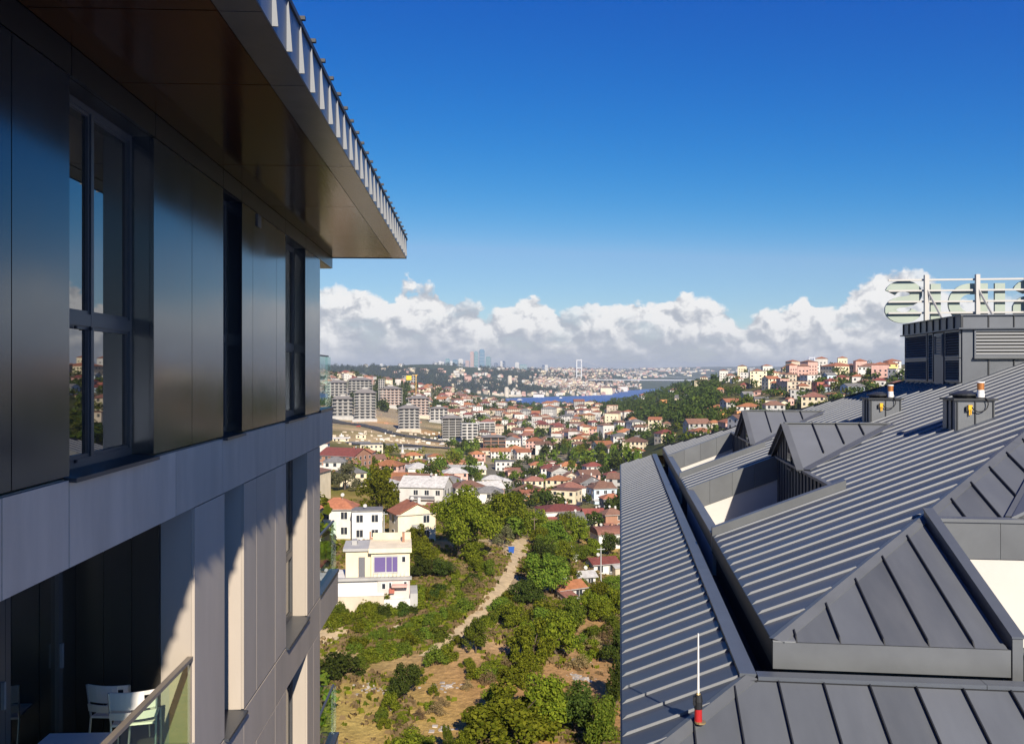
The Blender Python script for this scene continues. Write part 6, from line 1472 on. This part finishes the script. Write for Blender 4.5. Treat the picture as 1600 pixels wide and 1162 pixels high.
for i, (x0, x1, yt, c, lb) in enumerate([(735, 740.5, 549, 'pink', 'pinkish unfinished skyscraper left of the tallest pair'), (741, 747, 549, 'teal', 'blue glass skyscraper joined to the pinkish one'), (749, 757, 545.5, 'blue', 'tallest blue glass skyscraper on the far skyline'), (759.5, 767, 557, 'teal', 'stepped teal skyscraper right of the tallest one'),
        (696, 703, 560, 'teal', 'slim teal tower in the left skyline cluster'), (703.5, 707, 564, 'pale', 'pale slab tower between teal and blue towers'), (707.5, 716, 562, 'blue', 'broad blue glass tower in the skyline cluster'), (716.5, 724, 560.5, 'pale', 'pale tower with pointed look beside the broad blue one'), (718, 727, 567, 'dark', 'low dark blue tower in front of the pale tower'), (727.5, 733.5, 563, 'pink', 'pink brown tower just left of the tallest pair'),
        (679, 684, 566, 'pale', 'leftmost pale tower of the skyline cluster'), (685, 690, 564, 'pale', 'second pale tower from the left on the skyline'), (690.5, 694, 565, 'pale', 'narrow pale tower left of slim teal tower'), (772, 778, 567, 'dark', 'short dark tower right of the skyscraper group'), (781.5, 785, 564, 'pale', 'pale half of the twin towers on the skyline'), (785.5, 789.5, 564, 'dark', 'dark half of the twin towers on the skyline'),
        (805, 811, 566, 'pale', 'pale tower behind the broad bluish block'), (811, 823, 569.5, 'teal', 'broad bluish block standing alone on the far ridge'), (847, 851, 570, 'dark', 'small dark tower on the far ridge'), (851.5, 856, 570, 'pale', 'small pale tower on the far ridge'), (594, 598, 568, 'pale', 'lone pale mast block on the wooded ridge'), (668, 678, 569, 'dark', 'low dark office block at the cluster edge')]):
    Y = 5600+(i % 5)*90; X = ((x0+x1)/2-CX)/F*Y; w = (x1-x0)/F*Y; zt = (CY-yt)/F*Y; z0 = f1(X, Y)-5
    o = empty('skyscraper', (X, Y, z0), .12*((i % 3)-1)); tag(o, lb, 'skyscraper', 'towers on the far skyline'); h = zt-z0
    mb = MB(); mb.box(-w/2, w/2, -w*.4, w*.4, 0, h*.94); mb.build('shaft', m_sky[c], o); mb = MB(); mb.box(-w*.42, w*.32, -w*.35, w*.35, h*.94, h); mb.build('crown_storey', m_sky[c], o)
    for k in range(1, 6): mb = MB(); mb.box(-w/2-.6, w/2+.6, -w*.4-.6, w*.4+.6, h*.94*k/6-1.0, h*.94*k/6+1.0); mb.build('floor_band', m_line, o)
def fortress():
    g = far_at(795, 613) or Vector((-10, 3650, -80)); Y = g.y; s = Y/F; o = empty('fortress', (g.x, Y, g.z)); tag(o, 'cream stone fortress with round towers above the far shore', 'fortress')
    m = mat('fortress stone', (.60, .53, .42), .9, var=.12, vscale=.05)
    def P(px, py, dy=0): q = far_at(px, py); q = q or Vector(((px-CX)/F*Y, Y, (CY-py)/F*Y)); return q-Vector((g.x, Y, g.z))
    for (px, yt, yb, wd) in ((796.5, 588, 603, 7.5), (791.5, 606, 620, 7.5), (807, 602, 609, 3.5)):
        q = P(px, yb); sc_ = (q.y+Y)/F; r = wd/2*sc_; h = (yb-yt)*sc_
        mb = MB(); mb.tube(q+Vector((0, 0, -8)), q+Vector((0, 0, h)), r, r*.95, 16); T = mb.build('tower', m, o); mb = MB(); mb.tube(q+Vector((0, 0, h)), q+Vector((0, 0, h+3)), r*.7, r*.7, 14); mb.build('turret', m, T)
    for pts in ([(799, 599), (806, 602), (808, 608), (800, 611), (793, 612)], [(792, 603), (787, 605)], [(769, 617), (780, 619), (789, 619), (800, 620), (815, 620)], [(742, 598), (752, 604), (760, 612), (765, 618)]):
        for a, b in zip(pts[:-1], pts[1:]): A, B_ = P(*a), P(*b); mb = MB(); mb.bar(A+Vector((0, 0, 3)), B_+Vector((0, 0, 3)), 3, 12); mb.build('wall', m, o)
fortress()
for (x0, x1, yt, yb, c, lb) in ((726, 737, 588, 598, 'pink', 'round pinkish block alone on the far wooded slope'), (833, 850, 616, 621, 'white', 'white waterside mansion at the left of the far quay'), (938, 956, 606, 617, 'cream', 'cream waterside palace below the bridge'), (962, 980, 604, 611, 'white', 'white waterside buildings right of the bridge tower')):
    g = far_at((x0+x1)/2, yb) or Vector((((x0+x1)/2-CX)/F*4200, 4200, -104)); s = g.y/F; o = empty('waterside_building', tuple(g)); tag(o, lb, 'building'); w = (x1-x0)*s; h = (yb-yt)*s
    mb = MB(); mb.box(-w/2, w/2, -w*.3, w*.3, -6, h); mb.build('wall', MWALL[c], o); mb = MB(); roof_faces(mb, w, w*.6, h, h*.25, 'hip', 1); mb.build('roof', MROOF['brown'], o)
def bridge():
    m = mat('white bridge steel', (.56, .57, .59), .6); o = empty('suspension_bridge', ((904.7-CX)/F*4600, 4600, SEA)); tag(o, 'white suspension bridge with portal towers across the strait', 'bridge'); ox, oy, oz = o.location
    ends = []
    for (px, Y, yt) in ((904.7, 4600, 561.5), (1268, 4000, 557.5)):
        X = (px-CX)/F*Y; zt = (CY-yt)/F*Y; hw = 12.0; a = -.28; c, s = math.cos(a), math.sin(a)
        T = MB()
        for sgn in (-1, 1): T.box(X-ox+sgn*hw-2.6, X-ox+sgn*hw+2.6, Y-oy-4, Y-oy+4, -20, zt-oz)
        tw = T.build('tower', m, o)
        for z in (zt-4, zt-43, zt-82): q = MB(); q.box(X-ox-hw, X-ox+hw, Y-oy-2.5, Y-oy+2.5, z-2.5-oz, z+2.5-oz); q.build('cross_beam', m, tw)
        ends.append(Vector((X-ox, Y-oy, zt-oz)))
    zd = (CY-593)/F*4600-oz; d = (ends[1]-ends[0]); d.z = 0; dn = d.normalized()
    A = Vector((ends[0].x, ends[0].y, zd))-dn*260; B_ = Vector((ends[1].x, ends[1].y, zd))+dn*200; q = MB(); q.bar(A, B_, 34, 4.5); q.build('deck', m, o)
    side = Vector((-dn.y, dn.x, 0))
    for sgn in (-1, 1):
        pts = [ends[0].lerp(ends[1], i/24)-Vector((0, 0, (1-(2*i/24-1)**2)*92))+side*sgn*12 for i in range(25)]; q = MB(); q.path([A+side*sgn*12]+pts+[B_+side*sgn*12], .35, 5); q.build('cable', m, o)
bridge()
# boats
for px, py, L_, lb in ((812, 625, 22, 'white ferry in the middle of the strait'), (876, 622, 14, 'small white boat right of the ferry')):
    Y = F*105/(py-CY); X = (px-CX)/F*Y; o = empty('boat', (X, Y, SEA), .3); tag(o, lb, 'boat', 'boats on the strait')
    mb = MB(); mb.hexa([(-L_/2, -2, -1), (L_/2-3, -2, -1), (L_/2-3, 2, -1), (-L_/2, 2, -1), (-L_/2, -2.6, 2), (L_/2, -.6, 2.4), (L_/2, .6, 2.4), (-L_/2, 2.6, 2)]); mb.build('hull', MWALL['white'], o); mb = MB(); mb.box(-L_*.3, L_*.2, -1.8, 1.8, 2, 5); mb.build('cabin', MWALL['white'], o)

# ------------------------------------------------------------------ air
hzm = bpy.data.materials.new('haze air'); hzm.use_nodes = True; nt = hzm.node_tree; nt.nodes.clear()
pv = nt.nodes.new('ShaderNodeVolumePrincipled'); pv.inputs['Color'].default_value = (.80, .90, 1.0, 1); pv.inputs['Density'].default_value = 8.5e-5; pv.inputs['Anisotropy'].default_value = .1
mo = nt.nodes.new('ShaderNodeOutputMaterial'); nt.links.new(pv.outputs[0], mo.inputs['Volume'])
mb = MB(); mb.box(-20000, 20000, -60, 18500, -135, 165); tag(mb.build('haze', hzm), kind='stuff')
